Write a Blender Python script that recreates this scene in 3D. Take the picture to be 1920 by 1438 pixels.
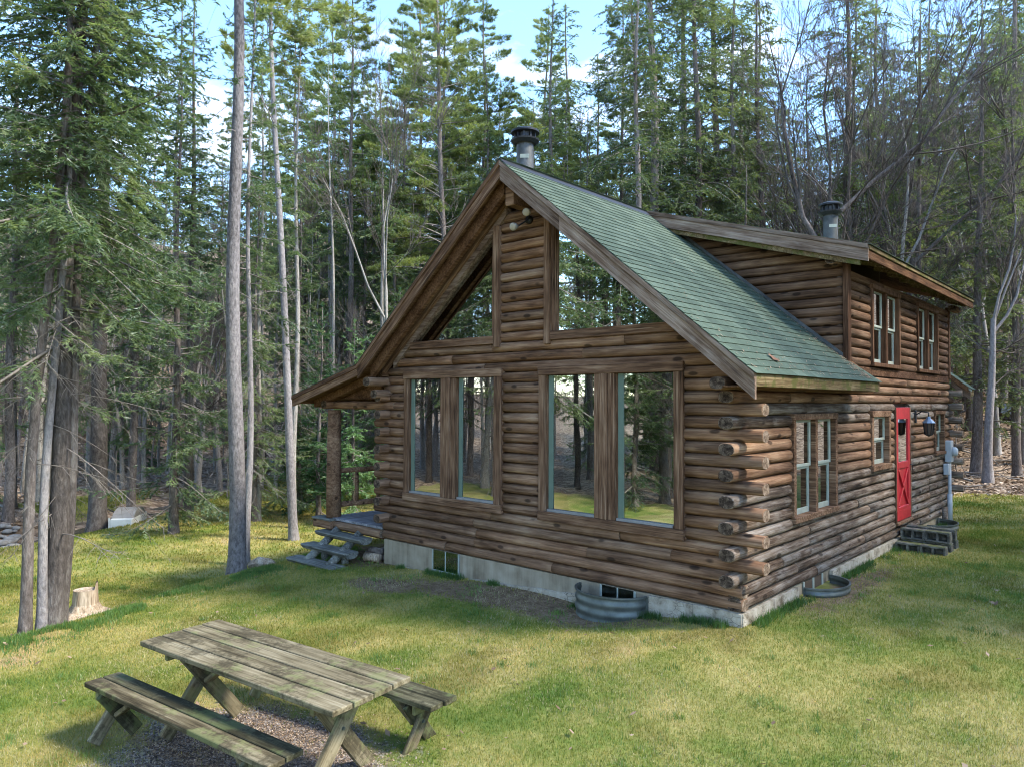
import bpy, math, random
import numpy as np
from mathutils import Vector, Matrix
for o in list(bpy.data.objects): bpy.data.objects.remove(o)
SC = bpy.context.scene; COL = SC.collection
# ---------------------------------------------------------------- camera
CAM = np.array([3.711, -8.044, 2.443]); YAW, PITCH, ROLL = -0.7388, 0.0249, 0.0034
def cam_axes():
    cy, sy = math.cos(YAW), math.sin(YAW)
    f = np.array([sy*math.cos(PITCH), cy*math.cos(PITCH), math.sin(PITCH)])
    r = np.array([cy, -sy, 0.0]); u = np.cross(r, f)
    c, s = math.cos(ROLL), math.sin(ROLL)
    return c*r+s*u, -s*r+c*u, f
CR, CU, CF = cam_axes()
cd = bpy.data.cameras.new('camera'); cam = bpy.data.objects.new('camera', cd); COL.objects.link(cam)
cd.sensor_fit = 'HORIZONTAL'; cd.sensor_width = 36.0; cd.lens = 1357.0/1920*36; cd.clip_start = 0.05; cd.clip_end = 2000
cam.matrix_world = Matrix([[CR[0], CU[0], -CF[0], CAM[0]], [CR[1], CU[1], -CF[1], CAM[1]], [CR[2], CU[2], -CF[2], CAM[2]], [0, 0, 0, 1]])
SC.camera = cam
# ---------------------------------------------------------------- sky and sun
SUN_AZ, SUN_EL = math.radians(63), math.radians(47)
world = bpy.data.worlds.new('World'); SC.world = world; world.use_nodes = True
wt = world.node_tree; wt.nodes.clear()
def wn(t, **k):
    n = wt.nodes.new(t)
    for a, b in k.items(): setattr(n, a, b)
    return n
sky = wn('ShaderNodeTexSky', sky_type='NISHITA', sun_disc=False)
sky.sun_elevation = SUN_EL; sky.sun_rotation = SUN_AZ; sky.altitude = 300; sky.air_density = 1.0; sky.dust_density = 0.3; sky.ozone_density = 2.0
hs = wn('ShaderNodeHueSaturation'); hs.inputs['Saturation'].default_value = 1.1; hs.inputs['Value'].default_value = 0.8
tc = wn('ShaderNodeTexCoord'); mp = wn('ShaderNodeMapping'); mp.inputs['Scale'].default_value = (2.2, 2.2, 5.5)
cn = wn('ShaderNodeTexNoise'); cn.inputs['Scale'].default_value = 1.7; cn.inputs['Detail'].default_value = 7; cn.inputs['Roughness'].default_value = 0.58
cr = wn('ShaderNodeValToRGB'); cr.color_ramp.elements[0].position = 0.52; cr.color_ramp.elements[1].position = 0.80
mx = wn('ShaderNodeMix', data_type='RGBA'); mx.inputs[7].default_value = (2.9, 2.75, 2.6, 1)
bg = wn('ShaderNodeBackground'); bg.inputs['Strength'].default_value = 0.15; wo = wn('ShaderNodeOutputWorld')
l = wt.links.new
l(sky.outputs[0], hs.inputs['Color']); l(tc.outputs['Generated'], mp.inputs[0]); l(mp.outputs[0], cn.inputs['Vector'])
l(cn.outputs[0], cr.inputs[0]); l(cr.outputs[0], mx.inputs[0]); l(hs.outputs[0], mx.inputs[6]); l(mx.outputs[2], bg.inputs[0]); l(bg.outputs[0], wo.inputs[0])
sd = bpy.data.lights.new('sun', 'SUN'); sd.energy = 1.5; sd.angle = math.radians(10.0); sd.color = (1.0, 0.93, 0.80)
sun = bpy.data.objects.new('sun', sd); COL.objects.link(sun)
SV = Vector((math.sin(SUN_AZ)*math.cos(SUN_EL), math.cos(SUN_AZ)*math.cos(SUN_EL), math.sin(SUN_EL)))
sun.rotation_euler = (-SV).to_track_quat('-Z', 'Y').to_euler(); sun.location = SV*60
SC.view_settings.view_transform = 'Standard'; SC.view_settings.look = 'None'; SC.view_settings.gamma = 1; SC.view_settings.exposure = 2.55
SC.cycles.filter_width = 1.05; SC.cycles.use_adaptive_sampling = True; SC.cycles.adaptive_threshold = 0.02; SC.cycles.max_bounces = 5; SC.cycles.diffuse_bounces = 2; SC.cycles.glossy_bounces = 3; SC.cycles.transparent_max_bounces = 8; SC.cycles.transmission_bounces = 3
# ---------------------------------------------------------------- helpers
def pix(px, depth):            # photo column and depth along the view -> ground plan position
    q = CAM + depth*(CF + CR*(px-960)/1357.0); return q[0], q[1]
def tag(o, label=None, cat=None, group=None, kind=None):
    if label: o['label'] = label
    if cat: o['category'] = cat
    if group: o['group'] = group
    if kind: o['kind'] = kind
    return o
WM = {}
def link(o, parent=None, m=None):
    COL.objects.link(o)
    m = m or Matrix.Identity(4)
    o.matrix_world = m; WM[o.name] = m.copy()
    if parent is not None:
        o.parent = parent
        o.matrix_basis = WM[parent.name].inverted() @ m; o.matrix_parent_inverse = Matrix.Identity(4)
    return o
def empty(name, loc=(0, 0, 0), rz=0.0, parent=None):
    o = bpy.data.objects.new(name, None); o.empty_display_size = 0.2
    return link(o, parent, Matrix.Translation(loc) @ Matrix.Rotation(rz, 4, 'Z'))
def mesh(name, v, f, mats, smooth=False, fm=None):
    me = bpy.data.meshes.new(name); me.from_pydata([tuple(p) for p in v], [], f)
    for m in (mats if isinstance(mats, (list, tuple)) else [mats]): me.materials.append(m)
    if fm is not None: me.polygons.foreach_set('material_index', fm)
    if smooth: me.polygons.foreach_set('use_smooth', [True]*len(me.polygons))
    me.update(); return me
def npmesh(name, V, F, mats, smooth=False, fm=None):
    V = np.asarray(V, np.float32); F = np.asarray(F, np.int32); n, k = F.shape
    me = bpy.data.meshes.new(name); me.vertices.add(len(V)); me.vertices.foreach_set('co', V.ravel())
    me.loops.add(n*k); me.loops.foreach_set('vertex_index', F.ravel())
    me.polygons.add(n); me.polygons.foreach_set('loop_start', np.arange(0, n*k, k, dtype=np.int32))
    for m in (mats if isinstance(mats, (list, tuple)) else [mats]): me.materials.append(m)
    if fm is not None: me.polygons.foreach_set('material_index', np.asarray(fm, np.int32))
    if smooth: me.polygons.foreach_set('use_smooth', np.ones(n, bool))
    me.update(calc_edges=True); return me
def ob(name, me, parent=None, m=None, color=None):
    o = bpy.data.objects.new(name, me)
    if color: o.color = color
    return link(o, parent, m)
class MB:
    def __init__(s): s.v = []; s.f = []; s.m = []
    def add(s, v, f, mi=0):
        b = len(s.v); s.v += [tuple(p) for p in v]; s.f += [tuple(i+b for i in q) for q in f]; s.m += [mi]*len(f)
    def box(s, x0, x1, y0, y1, z0, z1, M=None, mi=0, c=0.0):
        if c <= 0:
            v = [(x, y, z) for x in (x0, x1) for y in (y0, y1) for z in (z0, z1)]
            f = [(0, 1, 3, 2), (4, 6, 7, 5), (0, 4, 5, 1), (2, 3, 7, 6), (0, 2, 6, 4), (1, 5, 7, 3)]
        else:
            L = [x1-x0, y1-y0, z1-z0]; c = min(c, min(L)*0.3); v = []; idx = {}
            X, Y, Z = (x0, x1), (y0, y1), (z0, z1)
            for i in (0, 1):
                for j in (0, 1):
                    for k in (0, 1):
                        sx, sy, sz = (1-2*i)*c, (1-2*j)*c, (1-2*k)*c
                        for a, d in enumerate(((0, sy, sz), (sx, 0, sz), (sx, sy, 0))):
                            idx[i, j, k, a] = len(v); v.append((X[i]+d[0], Y[j]+d[1], Z[k]+d[2]))
            g = lambda *q: idx[q]; f = []
            for i in (0, 1): f.append([g(i, 0, 0, 0), g(i, 0, 1, 0), g(i, 1, 1, 0), g(i, 1, 0, 0)][::1 if i == 0 else -1])
            for j in (0, 1): f.append([g(0, j, 0, 1), g(1, j, 0, 1), g(1, j, 1, 1), g(0, j, 1, 1)][::1 if j == 0 else -1])
            for k in (0, 1): f.append([g(0, 0, k, 2), g(0, 1, k, 2), g(1, 1, k, 2), g(1, 0, k, 2)][::1 if k == 0 else -1])
            for j in (0, 1):
                for k in (0, 1): q = [g(0, j, k, 1), g(1, j, k, 1), g(1, j, k, 2), g(0, j, k, 2)]; f.append(q if (j+k) % 2 else q[::-1])
            for i in (0, 1):
                for k in (0, 1): q = [g(i, 0, k, 0), g(i, 1, k, 0), g(i, 1, k, 2), g(i, 0, k, 2)]; f.append(q[::-1] if (i+k) % 2 else q)
            for i in (0, 1):
                for j in (0, 1): q = [g(i, j, 0, 0), g(i, j, 1, 0), g(i, j, 1, 1), g(i, j, 0, 1)]; f.append(q if (i+j) % 2 else q[::-1])
            for i in (0, 1):
                for j in (0, 1):
                    for k in (0, 1): q = [g(i, j, k, 0), g(i, j, k, 1), g(i, j, k, 2)]; f.append(q[::-1] if (i+j+k) % 2 else q)
        if M is not None: v = [M @ Vector(p) for p in v]
        s.add(v, f, mi); return s
    def tube(s, pts, rads, n=10, mi=0, cap=True):
        pts = [Vector(p) for p in pts]; v = []; f = []
        for i, p in enumerate(pts):
            t = (pts[min(i+1, len(pts)-1)]-pts[max(i-1, 0)]).normalized()
            a = Vector((0, 0, 1)) if abs(t.z) < 0.9 else Vector((1, 0, 0))
            u = t.cross(a).normalized(); w = t.cross(u)
            for k in range(n):
                q = 2*math.pi*k/n; v.append(p+(u*math.cos(q)+w*math.sin(q))*rads[i])
        for i in range(len(pts)-1):
            for k in range(n): f.append((i*n+k, i*n+(k+1) % n, (i+1)*n+(k+1) % n, (i+1)*n+k))
        if cap: f.append(tuple(range(n))[::-1]); f.append(tuple((len(pts)-1)*n+k for k in range(n)))
        s.add(v, f, mi); return s
    def lathe(s, prof, n=24, c=(0, 0, 0), a0=0, a1=2*math.pi, mi=0):
        full = abs(a1-a0-2*math.pi) < 1e-6; m = n if full else n+1; v = []; f = []
        for r, z in prof:
            for k in range(m):
                a = a0+(a1-a0)*k/n; v.append((c[0]+r*math.cos(a), c[1]+r*math.sin(a), c[2]+z))
        for i in range(len(prof)-1):
            for k in range(n): f.append((i*m+k, i*m+(k+1) % m, (i+1)*m+(k+1) % m, (i+1)*m+k))
        s.add(v, f, mi); return s
    def prism(s, poly, d, mi=0):       # poly: list of 3D points, d: extrusion vector
        n = len(poly); d = Vector(d); v = [Vector(p) for p in poly]; v += [p+d for p in v]
        f = [tuple(range(n))[::-1], tuple(range(n, 2*n))]+[(k, (k+1) % n, n+(k+1) % n, n+k) for k in range(n)]
        s.add(v, f, mi); return s
    def build(s, name, mats, parent=None, smooth=False, color=None, m=None):
        return ob(name, mesh(name, s.v, s.f, mats, smooth, s.m), parent, m, color)
def part_box(name, x0, x1, y0, y1, z0, z1, mat, parent, c=0.006, color=None):
    cx, cy, cz = (x0+x1)/2, (y0+y1)/2, (z0+z1)/2
    b = MB().box(x0-cx, x1-cx, y0-cy, y1-cy, z0-cz, z1-cz, c=c)
    return b.build(name, mat, parent, color=color, m=Matrix.Translation((cx, cy, cz)))
# ---------------------------------------------------------------- materials
class NT:
    def __init__(s, name):
        s.mat = bpy.data.materials.new(name); s.mat.use_nodes = True; s.t = s.mat.node_tree; s.t.nodes.clear()
        s.out = s.n('ShaderNodeOutputMaterial')
    def n(s, t, ins=None, **k):
        q = s.t.nodes.new(t)
        for a, b in k.items(): setattr(q, a, b)
        for a, b in (ins or {}).items(): s.set(q.inputs[a], b)
        return q
    def set(s, sock, b):
        if isinstance(b, bpy.types.NodeSocket): s.t.links.new(b, sock)
        elif isinstance(b, bpy.types.Node): s.t.links.new(b.outputs[0], sock)
        else:
            if isinstance(b, tuple) and len(b) == 3 and sock.type == 'RGBA': b = (*b, 1)
            sock.default_value = b
    def coord(s, kind='Object', scale=(1, 1, 1), rnd=False):
        c = s.n('ShaderNodeTexCoord').outputs[kind] if kind != 'Position' else s.n('ShaderNodeNewGeometry').outputs['Position']
        if rnd:
            oi = s.n('ShaderNodeObjectInfo'); mu = s.n('ShaderNodeMath', {0: oi.outputs['Random'], 1: 37.0}, operation='MULTIPLY')
            c = s.n('ShaderNodeVectorMath', {0: c, 1: mu.outputs[0]}, operation='ADD').outputs[0]
        return s.n('ShaderNodeMapping', {'Vector': c, 'Scale': scale}).outputs[0]
    def noise(s, vec, scale, detail=4, rough=0.55):
        return s.n('ShaderNodeTexNoise', {'Vector': vec, 'Scale': scale, 'Detail': detail, 'Roughness': rough}).outputs[0]
    def ramp(s, fac, stops):
        r = s.n('ShaderNodeValToRGB', {0: fac}); e = r.color_ramp.elements
        e[0].position, e[0].color = stops[0][0], (*stops[0][1], 1) if len(stops[0][1]) == 3 else stops[0][1]
        e[1].position, e[1].color = stops[-1][0], (*stops[-1][1], 1)
        for p, c in stops[1:-1]: q = e.new(p); q.color = (*c, 1)
        return r.outputs[0]
    def mix(s, fac, a, b, mode='MIX'):
        m = s.n('ShaderNodeMix', data_type='RGBA', blend_type=mode); s.set(m.inputs[0], fac); s.set(m.inputs[6], a); s.set(m.inputs[7], b); return m.outputs[2]
    def math(s, op, a, b=0.0, c=False):
        m = s.n('ShaderNodeMath', {0: a, 1: b}, operation=op, use_clamp=c); return m.outputs[0]
    def step(s, v, lo, hi):
        return s.n('ShaderNodeMapRange', {0: v, 1: lo, 2: hi}, interpolation_type='SMOOTHSTEP').outputs[0]
    def bsdf(s, col, rough=0.8, bump=None, bd=0.02, bs=0.6, metal=0.0, spec=0.3):
        p = s.n('ShaderNodeBsdfPrincipled', {'Base Color': col, 'Roughness': rough, 'Metallic': metal, 'Specular IOR Level': spec})
        if bump is not None:
            b = s.n('ShaderNodeBump', {'Strength': bs, 'Distance': bd, 'Height': bump}); s.set(p.inputs['Normal'], b.outputs[0])
        return p
    def done(s, sh): s.t.links.new(sh.outputs[0] if isinstance(sh, bpy.types.Node) else sh, s.out.inputs[0]); return s.mat
B3 = lambda v: (v, v, v)
def wood(name, stops, axis=0, gs=1.0, knots=True, grey=None, lichen=None, rough=0.85, bd=0.012, cr=0.8, hl=0.55, mil=0.0):
    s = NT(name); sc = [14*gs]*3; sc[axis] = 0.9*gs; k = [1.1, 1.1, 1.1]; k[axis] = 0.7
    v = s.coord('Object', tuple(sc), True); g = s.noise(v, 1.6, 4, 0.7)
    vb = s.coord('Object', tuple(k), True); big = s.noise(vb, 2.2, 2, 0.6)
    oi = s.n('ShaderNodeObjectInfo')
    f = s.math('ADD', s.math('MULTIPLY', g, 0.62), s.math('MULTIPLY', big, 0.38))
    f = s.math('ADD', f, s.math('MULTIPLY', s.math('SUBTRACT', oi.outputs['Random'], 0.5), 0.07))
    f = s.math('ADD', s.math('MULTIPLY', s.math('SUBTRACT', f, 0.5), 1.15), 0.5)
    col = s.ramp(f, stops)
    sc2 = [46*gs]*3; sc2[axis] = 1.1*gs; ck = s.noise(s.coord('Object', tuple(sc2), True), 1.0, 2, 0.6)
    col = s.mix(s.math('MULTIPLY', s.math('SUBTRACT', 1.0, s.step(ck, 0.30, 0.43)), cr), col, tuple(q*0.35 for q in stops[1][1]))
    col = s.mix(s.math('MULTIPLY', s.step(ck, 0.58, 0.72), hl), col, tuple(min(1, q*1.25) for q in stops[-1][1]))
    if grey:
        gv = s.noise(s.coord('Object', tuple(2.0*q for q in k), True), 1.7, 3, 0.65); sp = s.noise(v, 3.5, 2, 0.7)
        gf = s.step(s.math('ADD', s.math('MULTIPLY', gv, 0.6), s.math('MULTIPLY', sp, 0.4)), grey[1], grey[1]+0.13)
        col = s.mix(s.math('MULTIPLY', gf, grey[2]), col, grey[0])
    if mil:
        mv = s.math('ADD', s.math('MULTIPLY', s.noise(s.coord('Object', (1, 1, 1), True), 2.3, 4, 0.65), 0.65), s.math('MULTIPLY', s.noise(s.coord('Object', (1, 1, 1), True), 26.0, 3, 0.7), 0.35))
        col = s.mix(s.math('MULTIPLY', s.step(mv, 0.47, 0.60), mil), col, tuple(q*0.22 for q in stops[2][1]))
    if lichen:
        lv = s.noise(s.coord('Object', (1, 1, 1), True), 3.2, 4, 0.7); lf = s.step(lv, lichen[1], lichen[1]+0.12)
        col = s.mix(s.math('MULTIPLY', lf, lichen[2]), col, lichen[0])
    if knots:
        kv = [5.0, 5.0, 5.0]; kv[axis] = 2.2
        vo = s.n('ShaderNodeTexVoronoi', {'Vector': s.coord('Object', tuple(kv), True), 'Scale': 1.0})
        kf = s.math('SUBTRACT', 1.0, s.step(vo.outputs['Distance'], 0.11, 0.2)); col = s.mix(s.math('MULTIPLY', kf, 0.75), col, (0.018, 0.012, 0.009))
    col = s.mix(1.0, col, oi.outputs['Color'], 'MULTIPLY')
    return s.done(s.bsdf(col, 0.95, g, bd, 0.8, spec=0.08))
def endgrain(name, dark, mid, light):
    s = NT(name); c = s.n('ShaderNodeTexCoord').outputs['Object']; sp = s.n('ShaderNodeSeparateXYZ', {0: c}); n = s.noise(s.coord('Object', (1, 1, 1), True), 18, 4, 0.65)
    r = s.math('SQRT', s.math('ADD', s.math('MULTIPLY', sp.outputs[1], sp.outputs[1]), s.math('MULTIPLY', sp.outputs[2], sp.outputs[2])))
    w = s.math('MULTIPLY', s.math('SINE', s.math('ADD', s.math('MULTIPLY', r, 520.0), s.math('MULTIPLY', n, 9.0))), 0.09)
    a = s.math('ARCTAN2', sp.outputs[1], sp.outputs[2]); ck = s.math('POWER', s.math('ABSOLUTE', s.math('SINE', s.math('ADD', s.math('MULTIPLY', a, 1.5), s.math('MULTIPLY', n, 5.0)))), 0.08)
    f = s.math('MULTIPLY', s.math('ADD', s.math('ADD', n, w), s.math('MULTIPLY', r, 1.2)), ck)
    col = s.ramp(f, [(0.28, dark), (0.5, mid), (0.74, light)])
    return s.done(s.bsdf(col, 0.95, f, 0.01, 0.8, spec=0.08))
M = {}
M['log'] = wood('log_wood', [(0.28, (0.044, 0.025, 0.016)), (0.42, (0.145, 0.080, 0.047)), (0.56, (0.258, 0.152, 0.092)), (0.72, (0.43, 0.285, 0.178))], grey=((0.22, 0.165, 0.122), 0.56, 0.35), hl=0.18, cr=0.55)
M['log_grey'] = wood('weathered_log_wood', [(0.28, (0.025, 0.018, 0.014)), (0.43, (0.095, 0.065, 0.046)), (0.56, (0.215, 0.165, 0.125)), (0.72, (0.40, 0.345, 0.29))], grey=((0.34, 0.30, 0.26), 0.50, 0.45), hl=0.25, cr=0.6)
M['log_end'] = endgrain('log_end_grain', (0.03, 0.02, 0.015), (0.16, 0.11, 0.075), (0.36, 0.28, 0.21))
M['log_end_dark'] = endgrain('dark_log_end_grain', (0.012, 0.009, 0.007), (0.055, 0.038, 0.028), (0.19, 0.14, 0.10))
M['trim'] = wood('window_trim_wood', [(0.30, (0.034, 0.020, 0.013)), (0.45, (0.125, 0.068, 0.040)), (0.57, (0.215, 0.126, 0.076)), (0.72, (0.35, 0.235, 0.155))], knots=False)
M['trim_v'] = wood('upright_trim_wood', [(0.30, (0.034, 0.020, 0.013)), (0.45, (0.125, 0.068, 0.040)), (0.57, (0.215, 0.126, 0.076)), (0.72, (0.35, 0.235, 0.155))], axis=2, knots=False)
M['barge'] = wood('barge_board_wood', [(0.30, (0.05, 0.032, 0.023)), (0.45, (0.15, 0.098, 0.068)), (0.57, (0.25, 0.18, 0.135)), (0.72, (0.38, 0.30, 0.235))], knots=False, grey=((0.32, 0.275, 0.235), 0.53, 0.35), hl=0.25, cr=0.5)
M['moss_board'] = wood('mossy_board', [(0.30, (0.04, 0.026, 0.014)), (0.45, (0.12, 0.082, 0.04)), (0.57, (0.20, 0.145, 0.075)), (0.72, (0.30, 0.24, 0.14))], axis=1, knots=False, lichen=((0.075, 0.085, 0.02), 0.47, 0.75))
M['soffit'] = wood('soffit_boards', [(0.30, (0.03, 0.015, 0.008)), (0.5, (0.12, 0.06, 0.03)), (0.72, (0.24, 0.135, 0.07))], axis=1, knots=False)
M['picnic'] = wood('picnic_plank_wood', [(0.30, (0.036, 0.029, 0.017)), (0.43, (0.115, 0.094, 0.055)), (0.57, (0.225, 0.19, 0.118)), (0.72, (0.345, 0.305, 0.205))], knots=False, lichen=((0.22, 0.24, 0.10), 0.52, 0.5), bd=0.006, cr=0.45, hl=0.15, mil=0.75)
M['picnic_dark'] = wood('mossy_shaded_picnic_plank', [(0.30, (0.02, 0.018, 0.011)), (0.45, (0.065, 0.06, 0.034)), (0.6, (0.15, 0.14, 0.085)), (0.75, (0.28, 0.26, 0.18))], knots=False, lichen=((0.12, 0.15, 0.06), 0.52, 0.6), bd=0.006, cr=0.45, hl=0.15, mil=0.8)  # darker mossy picnic wood; on the near bench it paints the table's shadow
M['tread'] = wood('grey_step_wood', [(0.30, (0.05, 0.05, 0.042)), (0.45, (0.14, 0.14, 0.12)), (0.6, (0.23, 0.23, 0.20)), (0.75, (0.34, 0.34, 0.31))], knots=False)
M['deck'] = wood('grey_deck_wood', [(0.30, (0.12, 0.12, 0.125)), (0.5, (0.25, 0.25, 0.265)), (0.75, (0.40, 0.40, 0.42))], axis=1, knots=False)
def plain(name, col, rough=0.6, var=0.25, sc=8.0, metal=0.0, bd=0.004, spec=0.3, tint=False):
    s = NT(name); v = s.coord('Object', (1, 1, 1), True); n = s.noise(v, sc, 6, 0.62)
    c = s.ramp(n, [(0.3, tuple(x*(1-var) for x in col)), (0.7, tuple(min(1, x*(1+var)) for x in col))])
    if tint: c = s.mix(1.0, c, s.n('ShaderNodeObjectInfo').outputs['Color'], 'MULTIPLY')
    return s.done(s.bsdf(c, rough, n, bd, 0.5, metal, spec))
M['paint_red'] = plain('red_door_paint', (0.46, 0.022, 0.03), 0.45, 0.18, 5)
M['sash'] = plain('pale_sash_paint', (0.33, 0.36, 0.305), 0.5, 0.12, 10)
M['jamb'] = plain('pale_green_jamb', (0.135, 0.19, 0.15), 0.5, 0.1, 6)
M['alum'] = plain('grey_window_sill_metal', (0.26, 0.25, 0.235), 0.6, 0.15, 6)
M['curtain'] = plain('white_curtain', (0.72, 0.72, 0.68), 0.9, 0.06, 6)
M['pipe'] = plain('galvanised_pipe', (0.105, 0.108, 0.105), 0.55, 0.5, 3, 0.55)
M['cap'] = plain('black_chimney_cap', (0.035, 0.037, 0.042), 0.4, 0.3, 8, 0.4)
M['galv'] = plain('galvanised_steel', (0.13, 0.145, 0.132), 0.5, 0.4, 5, 0.5)
M['greybox'] = plain('grey_meter_plastic', (0.42, 0.45, 0.47), 0.5, 0.1, 6)
M['black'] = plain('black_metal', (0.02, 0.021, 0.024), 0.45, 0.3, 8, 0.3)
M['lampglass'] = plain('lamp_lens', (0.38, 0.33, 0.24), 0.3, 0.06, 6)
M['lamptop'] = plain('blue_grey_lantern_top', (0.17, 0.23, 0.30), 0.4, 0.2, 6, 0.4)
M['inside'] = plain('dark_interior', (0.085, 0.06, 0.042), 0.8, 0.3, 2)
M['rock'] = plain('stone', (0.22, 0.21, 0.195), 0.85, 0.35, 4, bd=0.03)
M['stump'] = wood('stump_wood', [(0.3, (0.15, 0.105, 0.07)), (0.5, (0.38, 0.29, 0.20)), (0.72, (0.62, 0.53, 0.42))], axis=2, knots=False)
M['leafbrown'] = plain('dead_leaf', (0.30, 0.21, 0.14), 0.8, 0.35, 3, tint=True)
M['litter_dark'] = plain('russet_leaf', (0.16, 0.085, 0.05), 0.9, 0.3, 12)
M['tarp'] = plain('black_tarp', (0.015, 0.016, 0.018), 0.3, 0.3, 3, spec=0.5)
def concrete():
    s = NT('concrete'); p = s.coord('Position'); n = s.noise(p, 2.0, 6, 0.6)
    st = s.noise(s.coord('Position', (9, 9, 0.7)), 1.0, 4, 0.6); f = s.noise(p, 40, 3)
    c = s.ramp(s.math('ADD', s.math('MULTIPLY', n, 0.6), s.math('MULTIPLY', st, 0.4)), [(0.34, (0.15, 0.118, 0.078)), (0.5, (0.32, 0.268, 0.19)), (0.66, (0.44, 0.38, 0.285))])
    return s.done(s.bsdf(c, 0.9, f, 0.004, 0.5))
M['concrete'] = concrete()
def whitewash():
    s = NT('cracked_white_coating'); p = s.coord('Position'); n = s.noise(p, 5, 7, 0.7)
    c = s.ramp(n, [(0.34, (0.13, 0.098, 0.062)), (0.47, (0.37, 0.32, 0.245)), (0.68, (0.54, 0.49, 0.40))])
    vo = s.n('ShaderNodeTexVoronoi', {'Vector': s.coord('Position', (7, 7, 14)), 'Scale': 1.0}, feature='DISTANCE_TO_EDGE')
    ck = s.math('MULTIPLY', s.math('SUBTRACT', 1.0, s.step(vo.outputs['Distance'], 0.0, 0.05)), s.step(s.noise(p, 3, 3), 0.5, 0.6))
    c = s.mix(s.math('MULTIPLY', ck, 0.8), c, (0.06, 0.05, 0.04))
    return s.done(s.bsdf(c, 0.85, n, 0.02, 0.8))
M['white'] = whitewash()
def mossblock():
    s = NT('mossy_concrete_block'); p = s.coord('Object', (1, 1, 1), True); n = s.noise(p, 9, 7, 0.68)
    c = s.ramp(n, [(0.32, (0.035, 0.032, 0.026)), (0.5, (0.11, 0.105, 0.085)), (0.68, (0.24, 0.225, 0.19))])
    nz = s.n('ShaderNodeSeparateXYZ', {0: s.n('ShaderNodeNewGeometry').outputs['Normal']}).outputs[2]
    mf = s.math('MULTIPLY', s.step(s.noise(p, 4, 5), 0.42, 0.58), s.step(nz, 0.3, 0.9))
    c = s.mix(s.math('MULTIPLY', mf, 0.8), c, (0.10, 0.115, 0.02))
    return s.done(s.bsdf(c, 0.95, n, 0.02, 0.9))
M['block'] = mossblock()
def shingle():
    s = NT('green_asphalt_shingle'); p = s.coord('Position'); oi = s.n('ShaderNodeObjectInfo')
    g = s.noise(p, 160, 2, 0.8); st = s.noise(s.coord('Position', (0.5, 3.2, 0.5)), 1.0, 5, 0.6); at = s.n('ShaderNodeAttribute', attribute_name='tone')
    tn = s.math('ADD', s.math('MULTIPLY', oi.outputs['Random'], 0.35), s.math('MULTIPLY', at.outputs['Fac'], 0.35))
    f = s.math('ADD', s.math('ADD', s.math('MULTIPLY', g, 0.25), s.math('MULTIPLY', st, 0.55)), s.math('MULTIPLY', tn, 0.5))
    c = s.ramp(f, [(0.30, (0.037, 0.055, 0.037)), (0.50, (0.062, 0.091, 0.061)), (0.75, (0.115, 0.150, 0.105))])
    return s.done(s.bsdf(c, 0.9, g, 0.003, 0.5))
M['shingle'] = shingle()
def glass():
    s = NT('window_glass'); fr = s.n('ShaderNodeFresnel', {'IOR': 1.6}); wv = s.noise(s.coord('Position'), 1.4, 2)
    b = s.n('ShaderNodeBump', {'Strength': 0.012, 'Distance': 0.05, 'Height': wv})
    gl = s.n('ShaderNodeBsdfGlossy', {'Color': (0.92, 0.95, 0.93), 'Roughness': 0.0, 'Normal': b.outputs[0]}); tr = s.n('ShaderNodeBsdfTransparent', {'Color': (0.74, 0.85, 0.80)})
    fac = s.math('ADD', s.math('MULTIPLY', fr.outputs[0], 0.7), 0.42, True)
    return s.done(s.n('ShaderNodeMixShader', {0: fac, 1: tr.outputs[0], 2: gl.outputs[0]}))
M['glass'] = glass()
def foliage(name, dark, mid, light, tl=0.35):
    s = NT(name); oi = s.n('ShaderNodeObjectInfo'); p = s.coord('Object', (1, 1, 1), True); n = s.noise(p, 1.1, 1, 0.6); f2 = s.noise(p, 9.0, 0, 0.6)
    f = s.math('ADD', s.math('ADD', s.math('MULTIPLY', n, 0.6), s.math('MULTIPLY', f2, 0.4)), s.math('MULTIPLY', s.math('SUBTRACT', oi.outputs['Random'], 0.5), 0.24))
    c = s.ramp(f, [(0.34, dark), (0.5, mid), (0.68, light)])
    d = s.n('ShaderNodeBsdfDiffuse', {'Color': c, 'Roughness': 0.5}); t = s.n('ShaderNodeBsdfTranslucent', {'Color': s.mix(1.0, c, (1.25, 1.35, 0.75), 'MULTIPLY')})
    g = s.n('ShaderNodeBsdfGlossy', {'Color': (0.9, 0.95, 1.0), 'Roughness': 0.45})
    a = s.n('ShaderNodeMixShader', {0: tl, 1: d.outputs[0], 2: t.outputs[0]})
    return s.done(s.n('ShaderNodeMixShader', {0: 0.035, 1: a.outputs[0], 2: g.outputs[0]}))
M['spruce'] = foliage('spruce_needles', (0.071, 0.113, 0.057), (0.149, 0.207, 0.099), (0.270, 0.316, 0.161), 0.42)
M['pine'] = foliage('pine_needles', (0.109, 0.152, 0.060), (0.224, 0.270, 0.099), (0.380, 0.402, 0.149), 0.42)
M['hemlock'] = foliage('hemlock_needles', (0.069, 0.099, 0.051), (0.140, 0.184, 0.081), (0.253, 0.287, 0.132), 0.42)
M['youngfir'] = foliage('young_fir_needles', (0.052, 0.115, 0.048), (0.109, 0.213, 0.083), (0.196, 0.310, 0.127), 0.42)
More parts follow.
